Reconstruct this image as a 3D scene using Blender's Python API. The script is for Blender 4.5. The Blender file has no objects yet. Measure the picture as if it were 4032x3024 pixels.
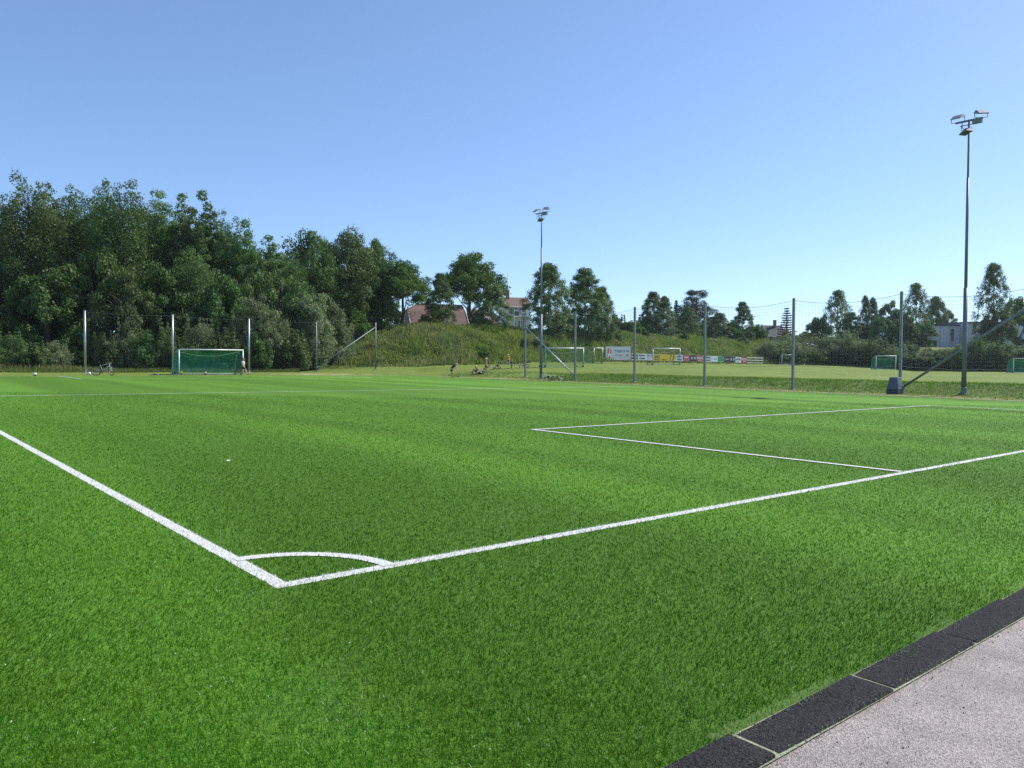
import bpy, math, random
import numpy as np
from mathutils import Vector, Matrix

# ------------------------------------------------------------------ camera
F = 3095.0; CX, CY = 2016.0, 1512.0           # focal length and centre in photo pixels
PIT, ROLL, CAMH = 0.02917, 0.003, 1.45
TILT = -0.0107                                 # the pitch drains towards the right
TH = 0.69752; CT, ST = math.cos(TH), math.sin(TH)
scene = bpy.context.scene
col = scene.collection
cam_d = bpy.data.cameras.new('camera'); cam = bpy.data.objects.new('camera', cam_d); col.objects.link(cam)
cam_d.sensor_width = 36.0; cam_d.lens = F / 4032 * 36.0
cam_d.clip_start = 0.05; cam_d.clip_end = 3000
cam.matrix_world = Matrix.Translation((0, 0, CAMH)) @ Matrix.Rotation(math.pi / 2 - PIT, 4, 'X') @ Matrix.Rotation(ROLL, 4, 'Z')
scene.camera = cam

# ------------------------------------------------------------------ light
SUN_AZ = math.atan2(0.908, 0.418)              # from +Y towards +X
SUN_EL = math.radians(45)
world = bpy.data.worlds.new('World'); scene.world = world; world.use_nodes = True
wn = world.node_tree.nodes; wl = world.node_tree.links
sky = wn.new('ShaderNodeTexSky'); sky.sky_type = 'NISHITA'; sky.sun_disc = False
sky.sun_elevation = SUN_EL; sky.sun_rotation = SUN_AZ
sky.altitude = 0; sky.air_density = 0.7; sky.dust_density = 0.4; sky.ozone_density = 8.0
sky_g = wn.new('ShaderNodeGamma'); sky_g.inputs[1].default_value = 0.80
wl.new(sky.outputs[0], sky_g.inputs[0]); wl.new(sky_g.outputs[0], wn['Background'].inputs[0]); wn['Background'].inputs[1].default_value = 0.15
sun_d = bpy.data.lights.new('sun', 'SUN'); sun_d.energy = 2.9; sun_d.angle = math.radians(0.55)
sun_d.color = (1.0, 0.955, 0.88)
sun = bpy.data.objects.new('sun', sun_d); col.objects.link(sun)
sdir = Vector((math.sin(SUN_AZ) * math.cos(SUN_EL), math.cos(SUN_AZ) * math.cos(SUN_EL), math.sin(SUN_EL)))
sun.rotation_euler = sdir.to_track_quat('Z', 'Y').to_euler()
sun.location = (0, 0, 60)
vs = scene.view_settings
vs.view_transform = 'Standard'; vs.look = 'None'; vs.gamma = 1.0; vs.use_curve_mapping = False
vs.exposure = 0.92
scene.cycles.max_bounces = 6; scene.cycles.diffuse_bounces = 3; scene.cycles.transmission_bounces = 4
scene.cycles.transparent_max_bounces = 6; scene.cycles.use_denoising = False

rng = np.random.default_rng(7); random.seed(7)

# ------------------------------------------------------------------ pixels, pitch frame, terrain
def ray(px, py):
    x = (px - CX) / F; y = -(py - CY) / F
    c, s = math.cos(ROLL), math.sin(ROLL); x, y = c * x - s * y, s * x + c * y
    cp, sp = math.cos(PIT), math.sin(PIT)
    return x, cp + y * sp, -sp + y * cp
def at(px, py, Y):
    d = ray(px, py); t = Y / d[1]
    return Vector((d[0] * t, Y, CAMH + d[2] * t))
def pz(X): return TILT * np.clip(X, -45, 50)
def uv(u, v): return CT * u - ST * v, ST * u + CT * v
def UVP(u, v, dz=0.0):
    X, Y = uv(u, v); return Vector((X, Y, float(pz(X)) + dz))
A_ = [-3000, 0, 1000, 1200, 1250, 1340, 1390, 1440, 1500, 1560, 1650, 1750, 1850, 2000, 2090, 2230, 2400, 2600, 2800, 3000, 3300, 3600, 4032, 7500]
YB = [55, 60, 74, 80, 80, 84, 85, 85, 85, 85.5, 86, 88, 91, 95, 98, 104, 112, 119, 126, 133, 141, 132, 127, 120]
ZB = [.55, .5, .45, .45, .5, .6, .75, .8, .8, .8, .82, .9, .95, 1.05, 1.2, 1.28, 1.32, 1.3, 1.15, 1.05, .75, -.05, -.1, -.2]
YC = [90, 95, 105, 108, 108, 108, 100, 97, 96, 96, 97, 98, 101, 105, 108, 114, 122, 131, 140, 148, 156, 155, 155, 155]
CRY = [None] * 5 + [1362, 1348, 1336, 1317, 1298, 1291, 1288, 1291, 1299, 1304, 1309, 1318, 1330, 1341, 1352, None, None, None, None]
ZC = []
for a, yc, cy in zip(A_, YC, CRY):
    if cy is not None: ZC.append(CAMH + (1421.7 + .003 * (a - 2016) - cy) / F * yc)
    else: ZC.append(None)
for i, a in enumerate(A_):
    if ZC[i] is None: ZC[i] = 2.2 if a < 1300 else 4.3
PDROP = [.2] * 5 + [.4, .5] + [.45] * 3 + [.8] * 3 + [.7] * 8 + [0] * 3
PX0, PX1, PY0, PY1 = -7.0, 39.3, -9.0, 61.2      # the flat built area in pitch coordinates
def Hz(X, Y):
    X = np.asarray(X, float); Y = np.asarray(Y, float)
    Ys = np.maximum(Y, 1.0)
    a = np.clip(X / Ys * F + CX, -3000, 7500); t = (a - CX) / F
    d1 = np.maximum(CT * t + ST, .02); d2 = np.maximum(CT - ST * t, .02)
    yu = PX1 / d1; yv = PY1 / d2; uside = yu < yv
    Ye = np.minimum(yu, yv); d = np.where(uside, d1, d2)
    zp = pz(X)
    Y0 = Ye + 2.6 / d; Y1 = Ye + np.where(uside, 5.6, 4.0) / d
    z1 = np.where(uside, .33, zp + .06)
    kid = np.clip((np.abs(t + .03) - .03) / .05, 0, 1)      # no steep bank near the far corner
    Yb = np.maximum(np.interp(a, A_, YB), Y1 + 1.0); zb = np.interp(a, A_, ZB)
    Yc = np.maximum(np.interp(a, A_, YC), Yb + 8.0); zc = np.interp(a, A_, ZC)
    dr = np.interp(a, A_, PDROP)
    f0 = np.clip((Ys - Y0) / np.maximum(Y1 - Y0, .1), 0, 1); f0 = f0 * f0 * (3 - 2 * f0)
    z = zp + (z1 - zp) * f0
    f1 = np.clip((Ys - Y1) / np.maximum(Yb - Y1, .1), 0, 1) ** .75
    z = z + (zb - z1) * f1 * (Ys > Y1)
    f2 = np.clip((Ys - Yb) / np.maximum(Yc - Yb, .1), 0, 1)
    z = z + (zc - zb) * (1 - (1 - f2) ** 1.7) * (Ys > Yb)
    f3 = np.clip((Ys - Yc) / 8.0, 0, 1); f3 = f3 * f3 * (3 - 2 * f3)
    z = z - dr * f3 + .022 * np.clip(Ys - Yc, 0, 90)
    # soft bumps off the pitch
    off = np.clip((Ys - Ye) / 3.0, 0, 1)
    z = z + off * (.05 * np.sin(X * .9 + 1.3 * np.sin(Y * .31)) + .05 * np.sin(Y * .7 + X * .23)) * np.clip(f2 * 5 + .25, 0, 1)
    return np.where(Y < 1.0, pz(X), z)
def hz(X, Y): return float(Hz(X, Y))

# ------------------------------------------------------------------ materials
def new_mat(name):
    m = bpy.data.materials.new(name); m.use_nodes = True
    nt = m.node_tree; b = nt.nodes['Principled BSDF']
    return m, nt, b
def N(nt, typ, **kw):
    n = nt.nodes.new(typ)
    for k, v in kw.items():
        if k.startswith('i_'): n.inputs[k[2:].replace('_', ' ')].default_value = v
        else: setattr(n, k, v)
    return n
def plain(name, rgb, rough=.5, metal=0.0, noise=.12, scale=6.0, spec=.5, bump=0.0):
    """plain colour broken up by noise in value and roughness"""
    m, nt, b = new_mat(name)
    tc = N(nt, 'ShaderNodeTexCoord'); nz = N(nt, 'ShaderNodeTexNoise'); nz.inputs['Scale'].default_value = scale
    nz.inputs['Detail'].default_value = 6
    nt.links.new(tc.outputs['Object'], nz.inputs['Vector'])
    mr = N(nt, 'ShaderNodeMapRange'); mr.inputs['From Min'].default_value = .3; mr.inputs['From Max'].default_value = .7
    mr.inputs['To Min'].default_value = 1 - noise; mr.inputs['To Max'].default_value = 1 + noise
    nt.links.new(nz.outputs['Fac'], mr.inputs['Value'])
    mx = N(nt, 'ShaderNodeVectorMath', operation='SCALE'); mx.inputs[0].default_value = rgb
    nt.links.new(mr.outputs[0], mx.inputs['Scale']); nt.links.new(mx.outputs[0], b.inputs['Base Color'])
    b.inputs['Roughness'].default_value = rough; b.inputs['Metallic'].default_value = metal
    b.inputs['Specular IOR Level'].default_value = spec
    if bump:
        bp = N(nt, 'ShaderNodeBump'); bp.inputs['Strength'].default_value = bump; bp.inputs['Distance'].default_value = .02
        nt.links.new(nz.outputs['Fac'], bp.inputs['Height']); nt.links.new(bp.outputs[0], b.inputs['Normal'])
    return m
def leaf_mat(name, trans=.35, rough=.55, tint=(1, 1, 1), spec=.3, glow=(1.0, 1.3, .6)):
    """colour from the per-leaf attribute, each tree shifted a little, light passing through the leaf"""
    m, nt, b = new_mat(name)
    at_ = N(nt, 'ShaderNodeAttribute', attribute_name='col')
    oi = N(nt, 'ShaderNodeObjectInfo')
    hs = N(nt, 'ShaderNodeHueSaturation')
    m1 = N(nt, 'ShaderNodeMapRange'); m1.inputs['To Min'].default_value = .495; m1.inputs['To Max'].default_value = .518
    m2 = N(nt, 'ShaderNodeMapRange'); m2.inputs['To Min'].default_value = .82; m2.inputs['To Max'].default_value = 1.2
    nt.links.new(oi.outputs['Random'], m1.inputs['Value']); nt.links.new(oi.outputs['Random'], m2.inputs['Value'])
    nt.links.new(m1.outputs[0], hs.inputs['Hue']); nt.links.new(m2.outputs[0], hs.inputs['Value'])
    nt.links.new(at_.outputs['Color'], hs.inputs['Color'])
    tn = N(nt, 'ShaderNodeVectorMath', operation='MULTIPLY'); tn.inputs[1].default_value = tint
    nt.links.new(hs.outputs[0], tn.inputs[0])
    nt.links.new(tn.outputs[0], b.inputs['Base Color']); b.inputs['Roughness'].default_value = rough
    b.inputs['Specular IOR Level'].default_value = spec
    tr = N(nt, 'ShaderNodeBsdfTranslucent')
    t2 = N(nt, 'ShaderNodeVectorMath', operation='MULTIPLY'); t2.inputs[1].default_value = glow
    nt.links.new(tn.outputs[0], t2.inputs[0]); nt.links.new(t2.outputs[0], tr.inputs['Color'])
    mx = N(nt, 'ShaderNodeMixShader'); mx.inputs[0].default_value = trans
    nt.links.new(b.outputs[0], mx.inputs[1]); nt.links.new(tr.outputs[0], mx.inputs[2])
    nt.links.new(mx.outputs[0], nt.nodes['Material Output'].inputs['Surface'])
    return m

M = {}
M['leaf'] = leaf_mat('leaf'); M['leaf_light'] = leaf_mat('leaf_light', trans=.45)
M['needle'] = leaf_mat('needle', trans=.12, rough=.6)
M['fibre'] = leaf_mat('turf_fibre', trans=.35, rough=.6, spec=.06, glow=(1.0, 1.25, .5))
M['fibre_white'] = plain('line_fibre', (.72, .71, .65), .6, noise=.1, scale=60)
M['weed'] = leaf_mat('weed', trans=.4, rough=.6)
M['bark'] = plain('bark', (.09, .07, .05), .9, noise=.4, scale=9, bump=.5)
M['birch_bark'] = plain('birch_bark', (.45, .43, .40), .8, noise=.5, scale=7)
M['galv'] = plain('galvanised_steel', (.40, .42, .43), .42, .75, .14, 5)
M['galv_dull'] = plain('weathered_galvanised_steel', (.20, .22, .22), .6, .35, .2, 7)
M['pole_grey'] = plain('grey_painted_steel', (.17, .19, .21), .5, .35, .12, 4)
M['lamp_grey'] = plain('lamp_housing', (.19, .20, .21), .5, .3, .1, 6)
M['lamp_glass'] = plain('lamp_glass', (.05, .055, .06), .35, 0, .05, 3, .25)
M['alu'] = plain('white_aluminium', (.78, .79, .78), .35, .1, .06, 4)
M['alu_dull'] = plain('brushed_aluminium', (.42, .44, .44), .45, .5, .1, 6)
M['black'] = plain('black_rubber', (.018, .018, .02), .6, 0, .3, 12)
M['net_green'] = plain('green_net', (.024, .31, .19), .8, 0, .2, 2)
M['net_grey'] = plain('grey_net', (.17, .19, .19), .8, 0, .2, 2)
M['net_white'] = plain('pale_rope', (.55, .58, .52), .8, 0, .2, 3)
M['white'] = plain('white_paint', (.78, .79, .77), .5, 0, .06, 3)

# ------------------------------------------------------------------ mesh helpers
class MB:
    """collects simple shapes; build() links them as one mesh object"""
    def __init__(s): s.v = []; s.f = []
    def add(s, vs_, fs):
        o = len(s.v); s.v += [tuple(p) for p in vs_]; s.f += [tuple(i + o for i in f) for f in fs]; return s
    def box(s, c, size, mat=None, bev=0.0):
        x, y, z = [k / 2 for k in size]
        if bev <= 0:
            p = [(-x, -y, -z), (x, -y, -z), (x, y, -z), (-x, y, -z), (-x, -y, z), (x, -y, z), (x, y, z), (-x, y, z)]
            f = [(3, 2, 1, 0), (4, 5, 6, 7), (0, 1, 5, 4), (1, 2, 6, 5), (2, 3, 7, 6), (3, 0, 4, 7)]
        else:
            b = bev; p = []
            for zz, k in ((-z, 0), (z - b, 0), (z, b)):
                p += [(-x + k, -y + k, zz), (x - k, -y + k, zz), (x - k, y - k, zz), (-x + k, y - k, zz)]
            f = [(3, 2, 1, 0), (8, 9, 10, 11)]
            for L in (0, 4):
                for i in range(4): f.append((L + i, L + (i + 1) % 4, L + 4 + (i + 1) % 4, L + 4 + i))
        R = mat if mat is not None else Matrix.Identity(3)
        c = Vector(c)
        return s.add([R @ Vector(q) + c for q in p], f)
    def tube(s, pts, r, n=8, cap=True, flat=1.0):
        pts = [Vector(p) for p in pts]
        rs = r if isinstance(r, (list, tuple)) else [r] * len(pts)
        vs_, fs = [], []; ref = None
        for i, p in enumerate(pts):
            d = (pts[min(i + 1, len(pts) - 1)] - pts[max(i - 1, 0)])
            d = d.normalized() if d.length > 1e-9 else Vector((0, 0, 1))
            if ref is None: ref = Vector((1, 0, 0)) if abs(d.x) < .8 else Vector((0, 1, 0))
            a = (ref - d * ref.dot(d)).normalized(); b = d.cross(a); ref = a
            for k in range(n):
                t = 2 * math.pi * k / n
                vs_.append(p + (a * math.cos(t) + b * math.sin(t) * flat) * rs[i])
        for i in range(len(pts) - 1):
            for k in range(n):
                fs.append((i * n + k, i * n + (k + 1) % n, (i + 1) * n + (k + 1) % n, (i + 1) * n + k))
        if cap:
            fs.append(tuple(range(n - 1, -1, -1))); fs.append(tuple((len(pts) - 1) * n + k for k in range(n)))
        return s.add(vs_, fs)
    def bar(s, a, b, w, h):
        """square bar from a to b"""
        a, b = Vector(a), Vector(b); d = (b - a); L = d.length; d.normalize()
        up = Vector((0, 0, 1)) if abs(d.z) < .95 else Vector((0, 1, 0))
        x = d.cross(up).normalized(); z = x.cross(d)
        R = Matrix((x, d, z)).transposed()
        return s.box((a + b) / 2, (w, L, h), R)
    def lathe(s, prof, n=16, c=(0, 0, 0)):
        vs_, fs = [], []
        for r, z in prof:
            for k in range(n):
                t = 2 * math.pi * k / n; vs_.append((c[0] + r * math.cos(t), c[1] + r * math.sin(t), c[2] + z))
        for i in range(len(prof) - 1):
            for k in range(n):
                fs.append((i * n + k, i * n + (k + 1) % n, (i + 1) * n + (k + 1) % n, (i + 1) * n + k))
        fs.append(tuple(range(n - 1, -1, -1))); fs.append(tuple((len(prof) - 1) * n + k for k in range(n)))
        return s.add(vs_, fs)
    def torus(s, c, R_, r, axis, n=28, m=6, a0=0, a1=2 * math.pi):
        axis = Vector(axis).normalized(); e = Vector((0, 0, 1)) if abs(axis.z) < .9 else Vector((1, 0, 0))
        a = axis.cross(e).normalized(); b = axis.cross(a); c = Vector(c); vs_, fs = [], []
        for i in range(n):
            t = 2 * math.pi * i / n; d = a * math.cos(t) + b * math.sin(t)
            for j in range(m):
                q = 2 * math.pi * j / m; vs_.append(c + d * (R_ + r * math.cos(q)) + axis * r * math.sin(q))
        for i in range(n):
            for j in range(m):
                fs.append((i * m + j, ((i + 1) % n) * m + j, ((i + 1) % n) * m + (j + 1) % m, i * m + (j + 1) % m))
        return s.add(vs_, fs)
    def mesh(s, name, smooth=False):
        me = bpy.data.meshes.new(name); me.from_pydata(s.v, [], s.f); me.update()
        if smooth: me.polygons.foreach_set('use_smooth', [True] * len(me.polygons))
        return me
    def build(s, name, mat, parent=None, smooth=False):
        return link(name, s.mesh(name, smooth), mat, parent)
def link(name, me, mat=None, parent=None):
    o = bpy.data.objects.new(name, me); col.objects.link(o)
    if mat is not None and me is not None and len(me.materials) == 0: me.materials.append(mat)
    if parent is not None: o.parent = parent
    return o
def tag(o, label=None, cat=None, group=None, kind=None):
    if label: o['label'] = label
    if cat: o['category'] = cat
    if group: o['group'] = group
    if kind: o['kind'] = kind
    return o
def thing(name, label, cat, loc=(0, 0, 0), rz=0.0, group=None, scale=None):
    o = bpy.data.objects.new(name, None); col.objects.link(o); o.empty_display_size = .3
    o.location = loc; o.rotation_euler = (0, 0, rz)
    if scale: o.scale = scale
    return tag(o, label, cat, group)
def np_mesh(name, verts, faces, k, cols=None, smooth=False):
    """faces: (n,k) array; cols: per-vertex rgb"""
    me = bpy.data.meshes.new(name); nv, nf = len(verts), len(faces)
    me.vertices.add(nv); me.vertices.foreach_set('co', np.asarray(verts, np.float32).ravel())
    me.loops.add(nf * k); me.loops.foreach_set('vertex_index', np.asarray(faces, np.int32).ravel())
    me.polygons.add(nf); me.polygons.foreach_set('loop_start', np.arange(0, nf * k, k, dtype=np.int32))
    me.polygons.foreach_set('use_smooth', np.full(nf, smooth))
    if cols is not None:
        at_ = me.attributes.new('col', 'FLOAT_COLOR', 'POINT')
        c4 = np.ones((nv, 4), np.float32); c4[:, :3] = cols; at_.data.foreach_set('color', c4.ravel())
    me.update(calc_edges=True); me.validate()
    return me
def vnoise(x, y, seed=0):
    """smooth 2-D value noise in 0..1"""
    r = np.random.default_rng(seed).random((64, 64))
    xi = np.floor(x).astype(int); yi = np.floor(y).astype(int); fx = x - xi; fy = y - yi
    fx = fx * fx * (3 - 2 * fx); fy = fy * fy * (3 - 2 * fy)
    g = lambda i, j: r[i % 64, j % 64]
    return (g(xi, yi) * (1 - fx) + g(xi + 1, yi) * fx) * (1 - fy) + (g(xi, yi + 1) * (1 - fx) + g(xi + 1, yi + 1) * fx) * fy

# ------------------------------------------------------------------ the ground
def in_flat(X, Y, m=0.0):
    u = CT * X + ST * Y; v = -ST * X + CT * Y
    return (u > PX0 - m) & (u < PX1 + m) & (v > PY0 - m) & (v < PY1 + m)
def ground_cols(X, Y):
    n1 = vnoise(X * .35, Y * .35, 1); n2 = vnoise(X * 1.7, Y * 1.7, 2); n3 = vnoise(X * .09, Y * .09, 3)
    u = CT * X + ST * Y; v = -ST * X + CT * Y
    Ys = np.maximum(Y, 1.0); a = np.clip(X / Ys * F + CX, -3000, 7500)
    Yb = np.interp(a, A_, YB); Yc = np.interp(a, A_, YC)
    field = np.array([.165, .222, .036])[None] * (.86 + .28 * n1[:, None]) * (.9 + .2 * n2[:, None])
    field = field * (1 - .12 * n3[:, None])
    bankc = np.array([.10, .15, .03])[None] * (.8 + .5 * n2[:, None])
    dry = np.array([.26, .225, .085])[None] * (.8 + .4 * n2[:, None])
    berm = np.array([.16, .185, .055])[None] * (.75 + .6 * n2[:, None])
    dirt = np.array([.40, .31, .19])[None] * (.85 + .3 * n2[:, None])
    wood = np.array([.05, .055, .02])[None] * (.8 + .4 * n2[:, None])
    C = field.copy()
    wb = np.clip((u - 41.4) / .8, 0, 1) * np.clip((46.2 - u) / 1.6, 0, 1) * np.clip((50 - v) / 8, 0, 1) * (.65 + .5 * n1)
    C = C + (bankc - C) * np.clip(wb, 0, 1)[:, None]
    wd = np.clip((41.9 - u) / .7 + (n1 - .5) * 1.5, 0, 1) * (u > 39) * np.clip((58 - v) / 6, 0, 1) * (.45 + .55 * n1)
    C = C + (dry - C) * wd[:, None]
    wdirt = np.clip(1.2 - np.abs(v - 64.6) / .75, 0, 1) * np.clip((u - 26) / 2, 0, 1) * np.clip((38 - u) / 2, 0, 1) * (n2 > .38)
    wdirt = np.maximum(wdirt, np.exp(-((X + 20.6) / .9) ** 2) * np.clip((Y - 80) / 5, 0, 1) * (Y < 106) * (.3 + .7 * n2) * .8)
    C = C + (dirt - C) * np.clip(wdirt, 0, 1)[:, None]
    wm = np.clip((Y - Yb + .4) / .8, 0, 1) * (a > 1345)
    C = C + (berm - C) * wm[:, None]
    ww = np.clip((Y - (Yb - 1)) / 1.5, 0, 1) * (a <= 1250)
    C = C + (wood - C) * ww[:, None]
    return C
xs = np.concatenate([np.arange(-400, -60, 20), np.arange(-60, 90, .75), np.arange(90, 160, 4), np.arange(160, 620, 25)])
ys = np.concatenate([np.arange(-120, -10, 10), np.arange(-10, 30, 2), np.arange(30, 165, .75), np.arange(165, 260, 6), np.arange(260, 900, 40)])
gx, gy = np.meshgrid(xs, ys); gX, gY = gx.ravel(), gy.ravel()
gz = Hz(gX, gY) - np.where(in_flat(gX, gY), .05, 0.0)
nx = len(xs); ii = (np.arange(len(ys) - 1)[:, None] * nx + np.arange(nx - 1)[None]).ravel()
fc = np.stack([ii, ii + 1, ii + nx + 1, ii + nx], 1)
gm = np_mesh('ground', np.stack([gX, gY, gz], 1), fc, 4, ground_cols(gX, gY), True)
def ground_mat():
    m, nt, b = new_mat('grass_ground')
    at_ = N(nt, 'ShaderNodeAttribute', attribute_name='col'); tc = N(nt, 'ShaderNodeTexCoord')
    n1 = N(nt, 'ShaderNodeTexNoise'); n1.inputs['Scale'].default_value = 2.6; n1.inputs['Detail'].default_value = 9; n1.inputs['Roughness'].default_value = .72
    n2 = N(nt, 'ShaderNodeTexNoise'); n2.inputs['Scale'].default_value = .5; n2.inputs['Detail'].default_value = 4
    for n in (n1, n2): nt.links.new(tc.outputs['Object'], n.inputs['Vector'])
    r1 = N(nt, 'ShaderNodeMapRange'); r1.inputs['From Min'].default_value = .3; r1.inputs['From Max'].default_value = .7; r1.inputs['To Min'].default_value = .66; r1.inputs['To Max'].default_value = 1.36
    nt.links.new(n1.outputs['Fac'], r1.inputs['Value'])
    sc = N(nt, 'ShaderNodeVectorMath', operation='SCALE'); nt.links.new(at_.outputs['Color'], sc.inputs[0]); nt.links.new(r1.outputs[0], sc.inputs['Scale'])
    hs = N(nt, 'ShaderNodeHueSaturation'); nt.links.new(sc.outputs[0], hs.inputs['Color'])
    r2 = N(nt, 'ShaderNodeMapRange'); r2.inputs['To Min'].default_value = .475; r2.inputs['To Max'].default_value = .525
    nt.links.new(n2.outputs['Fac'], r2.inputs['Value']); nt.links.new(r2.outputs[0], hs.inputs['Hue'])
    nt.links.new(hs.outputs[0], b.inputs['Base Color']); b.inputs['Roughness'].default_value = .85; b.inputs['Specular IOR Level'].default_value = .2
    bp = N(nt, 'ShaderNodeBump'); bp.inputs['Strength'].default_value = .7; bp.inputs['Distance'].default_value = .12
    nt.links.new(n1.outputs['Fac'], bp.inputs['Height']); nt.links.new(bp.outputs[0], b.inputs['Normal'])
    return m
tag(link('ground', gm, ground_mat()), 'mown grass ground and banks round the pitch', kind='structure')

# the artificial turf sheet
def turf_mat():
    m, nt, b = new_mat('artificial_turf')
    tc = N(nt, 'ShaderNodeTexCoord')
    def noise(scale, det, vec=None, rough=.6):
        n = N(nt, 'ShaderNodeTexNoise'); n.inputs['Scale'].default_value = scale; n.inputs['Detail'].default_value = det; n.inputs['Roughness'].default_value = rough
        nt.links.new(vec or tc.outputs['Object'], n.inputs['Vector']); return n
    fine = noise(95, 3); mid = noise(9, 6, rough=.7)
    napa = N(nt, 'ShaderNodeAttribute', attribute_name='col')
    broad = noise(.09, 3)
    def rng_(n, lo, hi, a=.3, c=.7):
        r = N(nt, 'ShaderNodeMapRange'); r.inputs['From Min'].default_value = a; r.inputs['From Max'].default_value = c
        r.inputs['To Min'].default_value = lo; r.inputs['To Max'].default_value = hi; nt.links.new(n.outputs['Fac'], r.inputs['Value']); return r
    def mul(a, c):
        x = N(nt, 'ShaderNodeMath', operation='MULTIPLY'); nt.links.new(a.outputs[0], x.inputs[0]); nt.links.new(c.outputs[0], x.inputs[1]); return x
    k = mul(mul(rng_(fine, .72, 1.28), rng_(mid, .93, 1.07)), rng_(broad, .95, 1.05))
    sc = N(nt, 'ShaderNodeVectorMath', operation='SCALE'); nt.links.new(napa.outputs['Color'], sc.inputs[0]); nt.links.new(k.outputs[0], sc.inputs['Scale'])
    nt.links.new(sc.outputs[0], b.inputs['Base Color'])
    b.inputs['Roughness'].default_value = .8; b.inputs['Specular IOR Level'].default_value = .1
    bp = N(nt, 'ShaderNodeBump'); bp.inputs['Strength'].default_value = .55; bp.inputs['Distance'].default_value = .02
    nt.links.new(fine.outputs['Fac'], bp.inputs['Height']); nt.links.new(bp.outputs[0], b.inputs['Normal'])
    return m
TU0, TU1, TV0, TV1 = -6.5, 39.15, 1.766, 61.0
def nap(X, Y):
    """lighter and darker bands where the pile leans one way or the other, running up the pitch"""
    u = CT * X + ST * Y; v = -ST * X + CT * Y
    w = u + 1.6 * (vnoise(u * .1, v * .08, 17) - .5)
    k = .66 * vnoise(w * .60, v * .022 + 5, 15) + .26 * vnoise(w * 1.25, v * .05, 16) + .08 * vnoise(u * .8, v * .4, 18)
    k = np.clip((k - .5) * 1.9 + .5, 0, 1)
    return .78 + .46 * k
NU, NV = 184, 238
us = np.linspace(TU0, TU1, NU); vs2 = np.linspace(TV0, TV1, NV); gu, gv = np.meshgrid(us, vs2)
tX, tY = uv(gu.ravel(), gv.ravel())
ii = (np.arange(NV - 1)[:, None] * NU + np.arange(NU - 1)[None]).ravel()
tm = np_mesh('artificial_turf', np.stack([tX, tY, pz(tX)], 1), np.stack([ii, ii + 1, ii + NU + 1, ii + NU], 1), 4, np.array([.106, .228, .024])[None] * nap(tX, tY)[:, None], True)
turf = tag(link('artificial_turf', tm, turf_mat()), 'bright green artificial turf football pitch', kind='structure')

# white pitch lines, laid just above the turf
LW = .105
cu, cv = 2.07, 4.75
LINES = [('h', cv, cu - LW / 2, 38.95), ('v', cu, cv + LW / 2, 60.4), ('v', 11.0, cv + LW / 2, 12.4), ('h', 12.42, 10.95, 30.85), ('v', 30.8, cv + LW / 2, 12.4),
         ('h', 31.8, cu + .1, 38.85), ('v', 38.9, cv, 60.4), ('h', 60.35, cu, 38.9), ('h', 52.9, 10.5, 30.4), ('v', 10.55, 52.9, 60.3), ('v', 30.35, 52.9, 60.3)]
AR = .80
lm = plain('line_white', (.66, .655, .60), .65, 0, .08, 40)
for i, (k, p, a, b_) in enumerate(LINES):
    n = 30; mb = MB(); dz = (.0015 if i < 2 else .010 if i < 5 else .014) + .0003 * i; vv = []
    for j in range(n + 1):
        q = a + (b_ - a) * j / n
        for s_ in (-1, 1):
            e = p + s_ * LW / 2
            vv.append(UVP(q, e, dz) if k == 'h' else UVP(e, q, dz))
    mb.add(vv, [(2 * j, 2 * j + 2, 2 * j + 3, 2 * j + 1) for j in range(n)])
    tag(mb.build('pitch_line', lm), 'white line marked on the turf', kind='structure')
mb = MB(); vv = []
for j in range(33):
    t = math.pi / 2 * j / 32
    for rr in (AR - LW / 2, AR + LW / 2): vv.append(UVP(cu + rr * math.cos(t), cv + rr * math.sin(t), .0050))
mb.add(vv, [(2 * j, 2 * j + 2, 2 * j + 3, 2 * j + 1) for j in range(32)])
tag(mb.build('corner_arc', lm), 'white quarter-circle corner arc on the turf', kind='structure')

# turf fibres standing up near the camera
def line_mask(u, v, jit):
    m = np.zeros(len(u), bool); w = LW / 2 + jit
    for k, p, a, b_ in LINES:
        x, y = (u, v) if k == 'h' else (v, u)
        m |= (np.abs(y - p) < w) & (x > a) & (x < b_)
    r = np.hypot(u - cu, v - cv); m |= (np.abs(r - AR) < w) & (u > cu) & (v > cv)
    return m
def fibres(nb, y0, y1, rg):
    Y = y0 * (y1 / y0) ** rg.random(nb)                       # density falls with the square of distance
    X = (rg.random(nb) * 2 - 1) * (.70 * Y + .25)
    u = CT * X + ST * Y; v = -ST * X + CT * Y
    ok = (u > TU0) & (u < TU1) & (v > TV0 - .012 + .02 * rg.random(nb)) & (v < TV1)
    return X[ok], Y[ok], u[ok], v[ok]
rg = np.random.default_rng(3)
bX, bY, bu, bv = fibres(600000, 2.35, 30.0, rg)
nb = len(bX); white = line_mask(bu, bv, .006 * rg.standard_normal(nb))
Lb = (.013 + .008 * rg.random(nb)); Wb = .00125 * (bY / 2.6) ** .62 * (.7 + .6 * rg.random(nb))
ang = rg.random(nb) * 2 * np.pi; lean = .25 + .75 * rg.random(nb)
napx = vnoise(bX * .8 + 9, bY * .5, 21) - .5
dx = np.cos(ang) * lean * Lb + napx * .02; dy = np.sin(ang) * lean * Lb + .004; dz_ = Lb * np.sqrt(np.clip(1 - lean ** 2 * .8, .15, 1))
wa = rg.random(nb) * np.pi; wx = np.cos(wa) * Wb; wy = np.sin(wa) * Wb * .8
bz = pz(bX)
V = np.empty((nb, 4, 3), np.float32)
V[:, 0] = np.stack([bX - wx, bY - wy, bz], 1); V[:, 1] = np.stack([bX + wx, bY + wy, bz], 1)
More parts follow.
